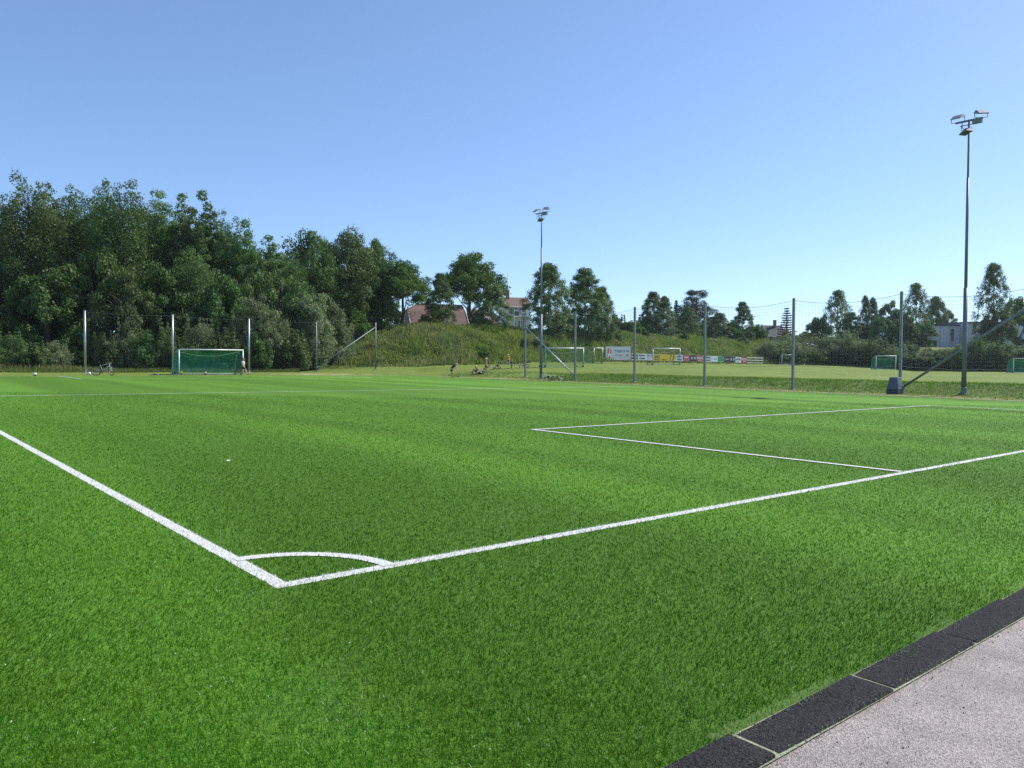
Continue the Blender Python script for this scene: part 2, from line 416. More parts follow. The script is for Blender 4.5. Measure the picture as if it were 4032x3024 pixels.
V[:, 2] = np.stack([bX + dx + wx * .45, bY + dy + wy * .45, bz + dz_], 1); V[:, 3] = np.stack([bX + dx - wx * .45, bY + dy - wy * .45, bz + dz_], 1)
t1 = vnoise(bX * 1.1, bY * .55, 5); t2 = vnoise(bX * 5, bY * 5, 6)
shade = (.62 + .56 * rg.random(nb)) * (.96 + .08 * t1) * nap(bX, bY)
C = np.array([.056, .150, .005])[None] * shade[:, None]
C[:, 0] *= .8 + .5 * t2; C[:, 2] *= .8 + .6 * rg.random(nb)
pale = rg.random(nb) < .004; C[pale] = np.array([.6, .66, .5])  # sparkling glints on the turf, painted as a few near-white blades
worn = (vnoise(bX * 1.3 + 3, bY * 1.3, 31) > .80) & (rg.random(nb) < .25); C[worn] = C[worn] * .6 + np.array([.12, .15, .07])
edge = (bv < TV0 + .05) & (vnoise(bu * 2.2, bv * 0, 33) > .5) & (rg.random(nb) < .8)
C[edge] = np.array([.34, .38, .19]) * (.7 + .5 * rg.random(edge.sum()))[:, None]
def fib_obj(name, sel, mat, label, cols):
    n = sel.sum(); me = np_mesh(name, V[sel].reshape(-1, 3), np.arange(n * 4).reshape(n, 4), 4, np.repeat(cols[sel], 4, 0))
    return tag(link(name, me, mat), label, kind='stuff')
fib_obj('turf_fibres', ~white, M['fibre'], 'green synthetic grass fibres of the pitch', C)
fib_obj('line_fibres', white, M['fibre_white'], 'white synthetic fibres of the pitch lines', C)

# kerb slabs and the grey surface beyond them
def speckle(name, c1, c2, scale, rough=.9, bump=.5, glint=0.0):
    m, nt, b = new_mat(name); tc = N(nt, 'ShaderNodeTexCoord')
    vo = N(nt, 'ShaderNodeTexVoronoi'); vo.inputs['Scale'].default_value = scale; nt.links.new(tc.outputs['Object'], vo.inputs['Vector'])
    nz = N(nt, 'ShaderNodeTexNoise'); nz.inputs['Scale'].default_value = 3.0; nz.inputs['Detail'].default_value = 5; nt.links.new(tc.outputs['Object'], nz.inputs['Vector'])
    wn_ = N(nt, 'ShaderNodeTexNoise'); wn_.inputs['Scale'].default_value = scale * 1.7; wn_.inputs['Detail'].default_value = 2; nt.links.new(tc.outputs['Object'], wn_.inputs['Vector'])
    sx = N(nt, 'ShaderNodeSeparateColor'); nt.links.new(vo.outputs['Color'], sx.inputs[0])
    mx = N(nt, 'ShaderNodeMix', data_type='RGBA'); mx.inputs['A'].default_value = (*c1, 1); mx.inputs['B'].default_value = (*c2, 1)
    nt.links.new(sx.outputs[0], mx.inputs['Factor'])
    r = N(nt, 'ShaderNodeMapRange'); r.inputs['From Min'].default_value = .3; r.inputs['From Max'].default_value = .7; r.inputs['To Min'].default_value = .8; r.inputs['To Max'].default_value = 1.2
    nt.links.new(nz.outputs['Fac'], r.inputs['Value'])
    sc = N(nt, 'ShaderNodeVectorMath', operation='SCALE'); nt.links.new(mx.outputs['Result'], sc.inputs[0]); nt.links.new(r.outputs[0], sc.inputs['Scale'])
    nt.links.new(sc.outputs[0], b.inputs['Base Color']); b.inputs['Roughness'].default_value = rough
    if glint:
        r2 = N(nt, 'ShaderNodeMapRange'); r2.inputs['From Min'].default_value = .8; r2.inputs['From Max'].default_value = .95; r2.inputs['To Min'].default_value = rough; r2.inputs['To Max'].default_value = rough - glint
        nt.links.new(sx.outputs[1], r2.inputs['Value']); nt.links.new(r2.outputs[0], b.inputs['Roughness'])
    bp = N(nt, 'ShaderNodeBump'); bp.inputs['Strength'].default_value = bump; bp.inputs['Distance'].default_value = .006
    ad = N(nt, 'ShaderNodeMath', operation='ADD'); nt.links.new(vo.outputs['Distance'], ad.inputs[0]); nt.links.new(wn_.outputs['Fac'], ad.inputs[1])
    nt.links.new(ad.outputs[0], bp.inputs['Height']); nt.links.new(bp.outputs[0], b.inputs['Normal'])
    return m
M['slab'] = speckle('dark_rubber_slab', (.010, .010, .010), (.070, .068, .066), 170, .95, 1.0)
M['slab'].node_tree.nodes['Principled BSDF'].inputs['Specular IOR Level'].default_value = .15
M['gravel'] = speckle('pinkish_grey_gravel', (.19, .155, .135), (.56, .485, .435), 200, .85, .8, .6)
M['joint'] = speckle('pale_joint_sand', (.20, .23, .13), (.46, .48, .31), 240, .9, .5)
mb = MB(); mb.add([UVP(-6, -9, -.006), UVP(24, -9, -.006), UVP(24, 1.57, -.006), UVP(-6, 1.57, -.006)], [(0, 1, 2, 3)])
tag(mb.build('gravel_path', M['gravel']), 'pinkish grey gravel surface beside the pitch', kind='structure')
mb = MB(); mb.add([UVP(-6, 1.556, .001), UVP(24, 1.556, .001), UVP(24, 1.768, .001), UVP(-6, 1.768, .001)], [(0, 1, 2, 3)])
kerb = tag(mb.build('kerb_edging', M['joint']), 'kerb of dark slabs with pale joints along the turf', kind='structure')
SL = .945; me_s = MB().box((0, 0, -.012), (.916, .205, .05), bev=.009).mesh('slab')
u0 = 2.60 - SL * 8
for i in range(26):
    o = link('slab', me_s, M['slab'], kerb)
    c = UVP(u0 + SL * (i + .5) + random.uniform(-.006, .006), 1.666 + random.uniform(-.003, .003), random.uniform(-.004, .004))
    o.location = c; o.rotation_euler = (0, -TILT * CT * -1, TH + random.uniform(-.008, .008))
# a scrap of paper and a few dry leaves on the turf
mb = MB(); p = UVP(0, 0); 
def on_pitch(px, py):
    d = ray(px, py); t = (0 - CAMH) / (d[2] - TILT * d[0])
    return Vector((d[0] * t, d[1] * t, CAMH + d[2] * t))
p = on_pitch(900, 1820)
o = MB().add([(-.022, -.015, .018), (.022, -.017, .02), (.025, .015, .04), (.0, .022, .03), (-.02, .015, .035)], [(0, 1, 2), (0, 2, 3), (0, 3, 4)]).build('paper_scrap', M['white'])
o.location = p; tag(o, 'small white scrap of paper lying on the turf', 'litter')

# grit and dry bits along the kerb, straws and specks on the turf
rg = np.random.default_rng(77)
def bits(name, label, P, ln, wd, cols, lift):
    n = len(P); a = rg.random(n) * 2 * np.pi; t_ = np.stack([np.cos(a), np.sin(a), .25 * rg.standard_normal(n)], 1) * ln[:, None]; b_ = np.stack([-np.sin(a), np.cos(a), .3 * rg.standard_normal(n)], 1) * wd[:, None]
    P = P + np.array([0, 0, lift]); V_ = np.stack([P - t_, P - b_, P + t_, P + b_, P + np.stack([0 * wd, 0 * wd, wd * 1.2], 1)], 1); o_ = np.arange(n)[:, None] * 5
    f_ = np.concatenate([o_ + np.array([[i, (i + 1) % 4, 4]]) for i in range(4)])
    return tag(link(name, np_mesh(name, V_.reshape(-1, 3), f_, 3, np.repeat(cols, 5, 0)), M['weed']), label, kind='stuff')
n = 5200; u = 1.5 + rg.random(n) * 9; cl = vnoise(u * 2.2, u * 0 + 3, 78); v = np.where(rg.random(n) < .6, 1.762 - np.abs(rg.standard_normal(n)) * .045 * (cl + .15), 1.556 + rg.standard_normal(n) * .02)
kp = rg.random(n) < cl + .25; u, v = u[kp], v[kp]; n = len(u); X, Y = uv(u, v)
bits('kerb_grit', 'pale grit and dry grass bits along the kerb', np.stack([X, Y, pz(X)], 1), .002 + .005 * rg.random(n) ** 2, .0015 + .0015 * rg.random(n), np.array([.40, .42, .27])[None] * (.5 + .8 * rg.random(n))[:, None], .0135)
n = 900; u = 1.0 + rg.random(n) * 10; v = 1.54 - rg.random(n) ** 2 * 1.6; X, Y = uv(u, v)
bits('path_grit', 'small pale and dark stones lying on the gravel path', np.stack([X, Y, pz(X)], 1), .002 + .004 * rg.random(n), .0015 + .003 * rg.random(n), np.where((rg.random(n) < .5)[:, None], np.array([.62, .6, .56]), np.array([.10, .09, .08])) * (.7 + .5 * rg.random(n))[:, None], -.005)
n = 190; Y = 2.8 * (30 / 2.8) ** rg.random(n); X = (rg.random(n) * 2 - 1) * .66 * Y; inn = (CT * X + ST * Y < 38) & (-ST * X + CT * Y > 1.85); X, Y = X[inn], Y[inn]; n = len(X); straw = rg.random(n) < .3
bits('turf_debris', 'scattered straws and white specks on the turf', np.stack([X, Y, pz(X)], 1), np.where(straw, .014 + .022 * rg.random(n), .003 + .003 * rg.random(n)), np.where(straw, .0012, .0035) * np.ones(n), np.where(straw[:, None], np.array([.45, .46, .28]), np.array([.72, .72, .66])), .019)

# ------------------------------------------------------------------ grass tufts on banks, weeds on the big berm
def blades(X, Y, Z, L, W, C, rg, lean=.5):
    n = len(X); a = rg.random(n) * 2 * np.pi; w = rg.random(n) * np.pi; le = lean * (.3 + rg.random(n))
    dx, dy, dz = np.cos(a) * le * L, np.sin(a) * le * L, L * np.sqrt(np.clip(1 - le ** 2, .2, 1))
    wx, wy = np.cos(w) * W, np.sin(w) * W
    V = np.empty((n, 5, 3), np.float32)
    V[:, 0] = np.stack([X - wx, Y - wy, Z - .02], 1); V[:, 1] = np.stack([X + wx, Y + wy, Z - .02], 1)
    V[:, 2] = np.stack([X + dx * .45 + wx * .9, Y + dy * .45 + wy * .9, Z + dz * .6], 1); V[:, 3] = np.stack([X + dx * .45 - wx * .9, Y + dy * .45 - wy * .9, Z + dz * .6], 1)
    V[:, 4] = np.stack([X + dx, Y + dy, Z + dz], 1)
    b0 = np.arange(n)[:, None] * 5
    f = np.concatenate([b0 + np.array([[0, 1, 2]]), b0 + np.array([[0, 2, 3]]), b0 + np.array([[3, 2, 4]])])
    return V.reshape(-1, 3), f, np.repeat(C, 5, 0)
def blade_obj(name, label, parts, mat):
    vs_, fs, cs, o = [], [], [], 0
    for v_, f_, c_ in parts: vs_.append(v_); fs.append(f_ + o); cs.append(c_); o += len(v_)
    me = np_mesh(name, np.concatenate(vs_), np.concatenate(fs), 3, np.concatenate(cs))
    return tag(link(name, me, mat), label, kind='stuff')
rg = np.random.default_rng(11)
n = 70000
u = 39.35 + rg.random(n) ** .8 * 8; v = -4 + rg.random(n) * 64
dens = vnoise(u * .8, v * .5, 41) * .8 + vnoise(u * 3, v * 3, 42) * .5; wv_ = np.where(u < 41.6, .35, 1.0) * np.where(v > 46, .35, 1)
k = (dens * wv_ > .42 * rg.random(n) + .1); u, v = u[k], v[k]
X, Y = uv(u, v); Z = Hz(X, Y); n = len(X)
bl = np.clip((u - 41) / 1.5, 0, 1) * np.clip((46.5 - u) / 2, 0, 1)
C = (np.array([.20, .20, .05])[None] * (1 - bl[:, None]) + np.array([.12, .185, .032])[None] * bl[:, None]) * (.65 + .7 * rg.random(n))[:, None]
L = (.05 + .10 * rg.random(n)) * (.6 + 1.3 * bl * vnoise(u * 1.2, v * 1.2, 44))
blade_obj('bank_grass', 'rough grass on the low bank beyond the fence', [blades(X, Y, Z, L, .006 + .012 * rg.random(n), C, rg, .7)], M['weed'])

def berm_pts(n, a0, a1, f0, f1, rg):
    a = a0 + rg.random(n) * (a1 - a0); f = f0 + rg.random(n) * (f1 - f0)
    Yb, Yc = np.interp(a, A_, YB), np.interp(a, A_, YC); Y = Yb + (Yc - Yb) * f; X = (a - CX) / F * Y
    return X, Y, Hz(X, Y), f
PAL = np.array([[.20, .25, .06], [.25, .285, .07], [.31, .30, .10], [.165, .215, .065], [.36, .305, .14], [.22, .25, .115]])
parts = []
X, Y, Z, f = berm_pts(80000, 1360, 3090, -.03, 1.12, rg)
pi = np.clip((vnoise(X * .28, Y * .28 + Z * .6, 51) * 1.5 - .25 + (rg.random(len(X)) - .5) * .3) * 6, 0, 5).astype(int)
hgt = .28 + .75 * vnoise(X * .45, Y * .45 + Z * .5, 52) ** 1.3
parts.append(blades(X, Y, Z, hgt * (.6 + .7 * rg.random(len(X))), .016 + .03 * rg.random(len(X)), PAL[pi] * (.6 + .75 * rg.random(len(X)))[:, None], rg, .55))
# strip of tall grass in front of the wood on the left
n = 26000; u = -5 + rg.random(n) * 44; v = 68.6 + rg.random(n) ** 1.5 * 8
X, Y = uv(u, v); keep = (X / Y * F + CX < 1180) & (X / Y * F + CX > -200); X, Y = X[keep], Y[keep]; n = len(X)
tall = vnoise(X * .35, Y * .35, 53); C = np.where((tall > .62)[:, None], np.array([.23, .20, .09]), np.array([.15, .18, .045])) * (.6 + .7 * rg.random(n))[:, None]
parts.append(blades(X, Y, Hz(X, Y), (.12 + .65 * tall * np.clip((-ST * X + CT * Y - 68.4) / 1.8, .15, 1)) * (.6 + .6 * rg.random(n)), .014 + .02 * rg.random(n), C, rg, .55))
# along the path up the slope
X = -20.6 + rg.standard_normal(6000) * 3.0; Y = 80 + rg.random(6000) * 26; kp = np.abs(X + 20.6) > .9; X, Y = X[kp], Y[kp]; n = len(X)
parts.append(blades(X, Y, Hz(X, Y), .15 + .4 * rg.random(n), .012 + .02 * rg.random(n), PAL[rg.integers(0, 6, n)] * (.7 + .6 * rg.random(n))[:, None], rg, .6))
blade_obj('tall_weeds', 'tall wild grass and weeds on the slopes', parts, M['weed'])

# ------------------------------------------------------------------ trees and shrubs
def unit(v): return v / np.maximum(np.linalg.norm(v, axis=-1, keepdims=True), 1e-9)
def leaf_quads(P, Nn, size, aspect, cols, rg, axis=None):
    n = len(P)
    t = axis if axis is not None else unit(np.cross(Nn, unit(rg.standard_normal((n, 3)))))
    t = unit(t); b = unit(np.cross(Nn, t)); s = size * (.65 + .7 * rg.random((n, 1)))
    V = np.stack([P - t * s, P + b * s * aspect, P + t * s, P - b * s * aspect], 1)
    return V.reshape(-1, 3), np.repeat(cols, 4, 0)
def clusters_to_leaves(cen, rad, total, size, aspect, pal, rg, flat=.8, out=.65, shell=.5):
    cen = np.asarray(cen); rad = np.asarray(rad); w = rad ** 1.6; w = w / w.sum()
    idx = rg.choice(len(cen), total, p=w); d = unit(rg.standard_normal((total, 3)))
    rr = rad[idx][:, None] * (shell + (1 - shell) * rg.random((total, 1)) ** .6)
    rr *= .8 + .45 * rg.random((total, 1)) * (rg.random((total, 1)) < .35)
    P = cen[idx] + d * rr * np.array([1, 1, flat])
    Nn = unit(d * out + rg.standard_normal((total, 3)) * .55 + np.array([0, 0, .25]))
    cb = .82 + .36 * rg.random(len(cen)); ci = rg.integers(0, len(pal), total)
    C = np.asarray(pal)[ci] * (cb[idx] * (.7 + .6 * rg.random(total)))[:, None]
    return leaf_quads(P, Nn, size, aspect, C, rg)
def limb_tubes(trunk, tr, cen, rg, nl, r0, n=6):
    mb = MB(); mb.tube(trunk, tr, 9)
    tp = [Vector(p) for p in trunk]
    for i in rg.choice(len(cen), min(nl, len(cen)), replace=False):
        c = Vector(cen[i]); k = min(range(len(tp)), key=lambda j: abs(tp[j].z - (c.z - .45 * math.hypot(c.x - tp[j].x, c.y - tp[j].y))))
        a = tp[k]; d = c - a; m1 = a + d * .35 + Vector((0, 0, d.length * .06)) + Vector(rg.standard_normal(3) * .12); m2 = a + d * .7 + Vector(rg.standard_normal(3) * .15)
        rr = min(r0, tr[k] * .6); mb.tube([a, m1, m2, c], [rr, rr * .7, rr * .42, rr * .16], n)
    return mb.mesh('limbs', True)
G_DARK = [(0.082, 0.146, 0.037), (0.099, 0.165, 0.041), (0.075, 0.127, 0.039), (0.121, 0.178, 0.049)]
G_MID = [(0.128, 0.189, 0.044), (0.146, 0.207, 0.049), (0.107, 0.165, 0.041), (0.171, 0.213, 0.061)]
G_OLIVE = [(.125, .172, .052), (.105, .15, .045), (.145, .185, .062), (.095, .135, .042)]
G_GREY = [(0.183, 0.212, 0.109), (0.218, 0.24, 0.131), (0.153, 0.183, 0.087), (0.247, 0.262, 0.16)]
G_BRIGHT = [(.11, .185, .03), (.13, .21, .035), (.09, .155, .03)]
G_RUST = [(.20, .085, .035), (.16, .07, .03), (.23, .11, .05)]
# leafy weeds in clumps on the berm
X, Y, Z, f = berm_pts(520, 1370, 3080, .0, 1.02, np.random.default_rng(61)); kx = vnoise(X * .22, Y * .22 + Z * .4, 62) > .40; X, Y, Z = X[kx], Y[kx], Z[kx]
rg = np.random.default_rng(63); wr_ = .28 + .55 * rg.random(len(X))
V, C = clusters_to_leaves(np.stack([X, Y, Z + wr_ * .45], 1), wr_, 42000, .07, .5, np.array([[.17, .225, .055], [.21, .245, .07], [.14, .19, .07], [.27, .26, .11], [.19, .22, .12]]), rg, flat=.9, shell=.3)
tag(link('leafy_weeds', np_mesh('leafy_weeds', V, np.arange(len(V)).reshape(-1, 4), 4, C), M['weed']), 'clumps of leafy weeds on the grassy berm', kind='stuff')
PROTO = {}
def add_proto(key, V, C, limbs, H, W, lmat, bmat):
    n = len(V) // 4
    me = np_mesh('crown', V, np.arange(n * 4).reshape(n, 4), 4, C); me.materials.append(lmat); limbs.materials.append(bmat)
    PROTO[key] = (me, limbs, H, W)
def proto_upright(key, seed, H=18.0, W=8.0, pal=G_DARK, total=40000, low=.03, lead=9, size=.10, lmat=None):
    rg = np.random.default_rng(seed); cen, rad = [], []
    for i in range(64):                                  # the body of the crown
        h = low + .72 * rg.random(); prof = (math.sin(math.pi * min(1, h * .72 + .24)) ** .7) * W / 2; a = rg.random() * 2 * math.pi; rr = prof * (.35 + .6 * rg.random())
        cen.append((rr * math.cos(a), rr * math.sin(a), h * H)); rad.append((.65 + .6 * rg.random()) * W / 8)
    for i in range(lead + 4):                            # upright leaders with rounded heads
        a = 2.4 * i + rg.random() * .8; r0 = W / 2 * .72 * math.sqrt((i + .2) / (lead + 4)); top = H * (1.0 - .30 * (2 * r0 / W) ** 1.6) * (.90 + .10 * rg.random())
        n_ = 9
        for j in range(n_):
            f = j / (n_ - 1); z = top * (.45 + .52 * f); wv = max(.55, W * (.135 * (1 - f ** 2.2) + .062)) * (.8 + .4 * rg.random())
            cen.append((r0 * math.cos(a) * (1.05 - .15 * f) + rg.standard_normal() * .3, r0 * math.sin(a) * (1.05 - .15 * f) + rg.standard_normal() * .3, z)); rad.append(wv)
    V, C = clusters_to_leaves(cen, rad, total, size, .55, pal, rg, flat=.9)
    trunk = [(0, 0, -.3), (.1, 0, H * .25), (-.05, .1, H * .5), (.05, 0, H * .72), (0, 0, H * .84)]
    add_proto(key, V, C, limb_tubes(trunk, [W * .03, W * .025, W * .018, W * .011, W * .003], cen, rg, 30, W * .012), H, W, lmat or M['leaf'], M['bark'])
def proto_round(key, seed, H=13.0, W=11.0, pal=G_MID, total=34000, base=.2, size=.125, ncl=130, lmat=None):
    rg = np.random.default_rng(seed); cen, rad = [], []
    for i in range(ncl):
        d = unit(rg.standard_normal(3)); d[2] = abs(d[2]) * 1.0 - .35 * rg.random()
        rr = .5 + .5 * rg.random() ** .5; lob = 1 + .18 * math.sin(3 * math.atan2(d[1], d[0]) + seed) + .12 * math.sin(5 * d[2] + seed)
        z0 = H * (base + (1 - base) * .42)
        if base < .15 and i % 3 == 0:                    # skirt of foliage down to the ground
            a_ = rg.random() * 2 * math.pi; q_ = .45 + .5 * rg.random(); cen.append((math.cos(a_) * W / 2 * q_ * .8, math.sin(a_) * W / 2 * q_ * .8, H * (.04 + .3 * rg.random()))); rad.append((.6 + .6 * rg.random()) * W / 11)
        cen.append((d[0] * W / 2 * rr * lob * .86, d[1] * W / 2 * rr * lob * .86, z0 + d[2] * H * (1 - base) * .52 * rr)); rad.append((.7 + .8 * rg.random()) * W / 11)
    V, C = clusters_to_leaves(cen, rad, total, size, .6, pal, rg, flat=.72)
    trunk = [(0, 0, -.3), (.05, .05, H * base * .6), (.15, 0, H * base), (.05, .1, H * .5), (0, 0, H * .85)]
    add_proto(key, V, C, limb_tubes(trunk, [W * .034, W * .03, W * .027, W * .017, W * .005], cen, rg, 45, W * .014), H, W, lmat or M['leaf'], M['bark'])
def proto_birch(key, seed, H=12.0, W=6.0, pal=G_OLIVE, total=32000, sparse=1.0, size=.10):
    rg = np.random.default_rng(seed); Ps, Ns, Ax, Cs, cen = [], [], [], [], []
    nb_ = 330
    for i in range(nb_):
        h = .04 + .94 * rg.random(); prof = W / 2 * min(1.0, (1.08 - h) * 1.75) ** .85 * (.62 + .38 * min(1, h * 5)); a = rg.random() * 2 * math.pi
        rr = prof * (.15 + .85 * rg.random() ** .6)
        c = np.array([rr * math.cos(a), rr * math.sin(a), h * H]); cen.append(c)
        ln = (.4 + 1.2 * rg.random()) * H / 12 * (1.08 - .85 * h); k = int(total / nb_ * (.5 + rg.random()) * sparse)
        t = rg.random(k) ** .8; up = (rg.random() < .25) and h > .75
        sp = rg.standard_normal((k, 3)) * np.array([.24, .24, .22]) * H / 12 * (1 - .35 * t[:, None])
        off = np.stack([math.cos(a) * t * ln * .35, math.sin(a) * t * ln * .35, (t * ln * .8 if up else (.22 * np.sin(t * 3.1) - t * ln * .62))], 1)
        Ps.append(c + off + sp); d = rg.standard_normal((k, 3)) * .6 + np.array([math.cos(a), math.sin(a), .3]); Ns.append(unit(d))
        Ax.append(np.tile(np.array([math.cos(a) * .4, math.sin(a) * .4, -1.0]), (k, 1)) + rg.standard_normal((k, 3)) * .35)
        Cs.append(np.asarray(pal)[rg.integers(0, len(pal), k)] * ((.75 + .5 * rg.random()) * (.7 + .6 * rg.random(k)))[:, None])
    V, C = leaf_quads(np.concatenate(Ps), np.concatenate(Ns), size, .5, np.concatenate(Cs), rg, np.concatenate(Ax))
    trunk = [(0, 0, -.3), (.1, .05, H * .25), (0, .1, H * .5), (.06, 0, H * .75), (0, 0, H * .97)]
    add_proto(key, V, C, limb_tubes(trunk, [W * .03, W * .024, W * .016, W * .009, W * .002], cen, rg, 45, W * .008), H, W, M['leaf'], M['birch_bark'])
def proto_shrub(key, seed, H=4.0, W=4.5, pal=G_GREY, total=9000, size=.10, aspect=.3, ncl=46, lmat=None):
    rg = np.random.default_rng(seed); cen, rad = [], []
    for i in range(ncl):
        a = rg.random() * 2 * math.pi; r = rg.random() ** .5 * W / 2 * .8; h = (1 - (2 * r / W) ** 2 * .55) * H * (.18 + .72 * rg.random())
        cen.append((r * math.cos(a), r * math.sin(a), h)); rad.append((.35 + .4 * rg.random()) * W / 4.5)
    for i in range(7):                                     # wispy upright shoots on top
        a = rg.random() * 2 * math.pi; r = rg.random() * W * .3
        for j in range(3): cen.append((r * math.cos(a), r * math.sin(a), H * (.78 + .1 * j))); rad.append((.26 - .06 * j) * W / 4.5)
    V, C = clusters_to_leaves(cen, rad, total, size, aspect, pal, rg, flat=1.0, out=.4, shell=.35)
    mb = MB()
    for i in rg.choice(ncl, 16, replace=False):
        c = Vector(cen[i]); b = Vector((c.x * .15, c.y * .15, -.15)); mb.tube([b, (b + c) / 2 + Vector((0, 0, .2)), c], [.05 * W / 4.5, .035 * W / 4.5, .01], 5)
    add_proto(key, V, C, mb.mesh('stems', True), H, W, lmat or M['leaf'], M['bark'])
def proto_spruce(key, seed, H=8.0, W=4.0, pal=((.035, .06, .03), (.045, .07, .036), (.03, .05, .03)), sparse=False, flatc=False):
    rg = np.random.default_rng(seed); Ps, Ns, Ax, Cs = [], [], [], []; mb = MB()
    mb.tube([(0, 0, -.3), (0, 0, H * .5), (0, 0, H)], [W * .035, W * .02, .012], 7)
    nl = 16 if sparse else 22
    for L in range(nl):
        h = .10 + .88 * L / nl; rmax = W / 2 * (1.02 - h) ** .8; nbr = 7 if sparse else 9
        for k in range(nbr):
            a = 2 * math.pi * (k + rg.random() * .6) / nbr + L; ln = rmax * (.75 + .35 * rg.random()); m = int(95 * ln + 24)
            t = rg.random(m); dro = (-.10 if sparse else -.28)
            px_ = np.stack([np.cos(a) * t * ln, np.sin(a) * t * ln, h * H + (dro * t + (.18 if sparse else .1) * t * t) * ln], 1)
            px_ += rg.standard_normal((m, 3)) * np.array([.10, .10, .05]) * (1.1 - .5 * t[:, None])
            Ps.append(px_); Ns.append(unit(rg.standard_normal((m, 3)) * .4 + np.array([0, 0, 1])))
            Ax.append(np.tile([math.cos(a), math.sin(a), -.1], (m, 1)) + rg.standard_normal((m, 3)) * .6)
            Cs.append(np.asarray(pal)[rg.integers(0, len(pal), m)] * (.7 + .6 * rg.random(m))[:, None])
            e = px_[np.argmax(t)]; mb.tube([(0, 0, h * H), (math.cos(a) * ln * .9, math.sin(a) * ln * .9, h * H + (dro * .9 + .1) * ln)], [.03, .008], 4)
    V, C = leaf_quads(np.concatenate(Ps), np.concatenate(Ns), .13, .32, np.concatenate(Cs), rg, np.concatenate(Ax))
    add_proto(key, V, C, mb.mesh('limbs', True), H, W, M['needle'], M['bark'])
def proto_pine(key, seed, H=12.0, W=9.0, pal=((.04, .06, .035), (.05, .07, .04), (.032, .05, .03))):
    rg = np.random.default_rng(seed); cen, rad = [], []
    for i in range(120):
        h = .22 + .76 * rg.random(); prof = W / 2 * min(1, (1.15 - h) * 1.7); a = rg.random() * 2 * math.pi; rr = prof * (.1 + .9 * rg.random())
        cen.append((rr * math.cos(a), rr * math.sin(a), h * H)); rad.append(.6 + .5 * rg.random())
    V, C = clusters_to_leaves(cen, rad, 30000, .12, .3, pal, rg, flat=.62)
    trunk = [(0, 0, -.3), (.1, 0, H * .3), (-.1, .1, H * .6), (0, 0, H * .95)]
    add_proto(key, V, C, limb_tubes(trunk, [.28, .22, .14, .03], cen, rg, 40, .07), H, W, M['needle'], M['bark'])

for i in range(4): proto_upright('up%d' % i, 100 + i, pal=[G_DARK, G_OLIVE, G_DARK, G_MID][i], W=8.4 - i * .5)
proto_upright('slim0', 120, 15, 4.6, G_DARK, 22000, lead=-1); proto_upright('slim1', 121, 15, 4.2, G_OLIVE, 22000, lead=0)
proto_round('round0', 130); proto_round('round1', 131, pal=G_DARK, base=.12); proto_round('round2', 132, pal=G_OLIVE, base=.12); proto_round('maple', 133, pal=G_BRIGHT, total=36000, base=.2)
proto_round('mid0', 140, 8, 7, G_DARK, 16000, .04, .12, 60); proto_round('mid1', 141, 8, 7, G_OLIVE, 16000, .04, .12, 60); proto_round('mid2', 142, 8, 7, G_GREY, 16000, .04, .11, 60); proto_round('mid3', 143, 8, 7, G_MID, 16000, .04, .12, 60)
for i in range(3): proto_birch('birch%d' % i, 150 + i, pal=[G_OLIVE, G_OLIVE, G_DARK][i])
proto_birch('birch_thin', 155, sparse=.55, pal=G_OLIVE); proto_birch('birch_thin2', 156, W=5.0, sparse=.65, pal=G_DARK)
proto_shrub('willow0', 160); proto_shrub('willow1', 161, pal=G_GREY, W=5); proto_shrub('willow2', 162, pal=G_OLIVE)
proto_shrub('bush0', 165, 3.2, 4.0, G_MID, 8000, .10, .55); proto_shrub('bush1', 166, 3.2, 4.0, G_DARK, 8000, .10, .55); proto_shrub('bush2', 167, 3.2, 4.0, G_OLIVE, 8000, .10, .55)
proto_shrub('rust', 168, 3, 3.5, G_RUST, 4000, .10, .5); proto_shrub('bright', 169, 3.2, 3.6, G_BRIGHT, 6000, .11, .5, lmat=M['leaf_light'])
proto_spruce('spruce', 170); proto_spruce('fir', 171, 8.0, 5.4, sparse=True); proto_pine('pine', 175)
def tree(key, name, x, ytop, Y, wpx, label, cat='tree', group=None, sink=.1, dx=0):
    crown, limbs, H, W = PROTO[key]
    X = (x - CX) / F * Y; z = hz(X, Y) - sink
    h = at(x, ytop, Y).z - z; w = wpx / F * Y
    t = thing(name, label, cat, (X, Y, z), random.uniform(0, 6.28), group, (w / W, w / W, h / H))
    link('crown', crown, None, t); link('trunk' if cat == 'tree' else 'stems', limbs, None, t)
    return t
ORD = ['first', 'second', 'third', 'fourth', 'fifth', 'sixth', 'seventh', 'eighth', 'ninth', 'tenth', 'eleventh', 'twelfth', 'thirteenth', 'fourteenth', 'fifteenth', 'sixteenth', 'seventeenth', 'eighteenth', 'nineteenth', 'twentieth', 'twenty-first', 'twenty-second']
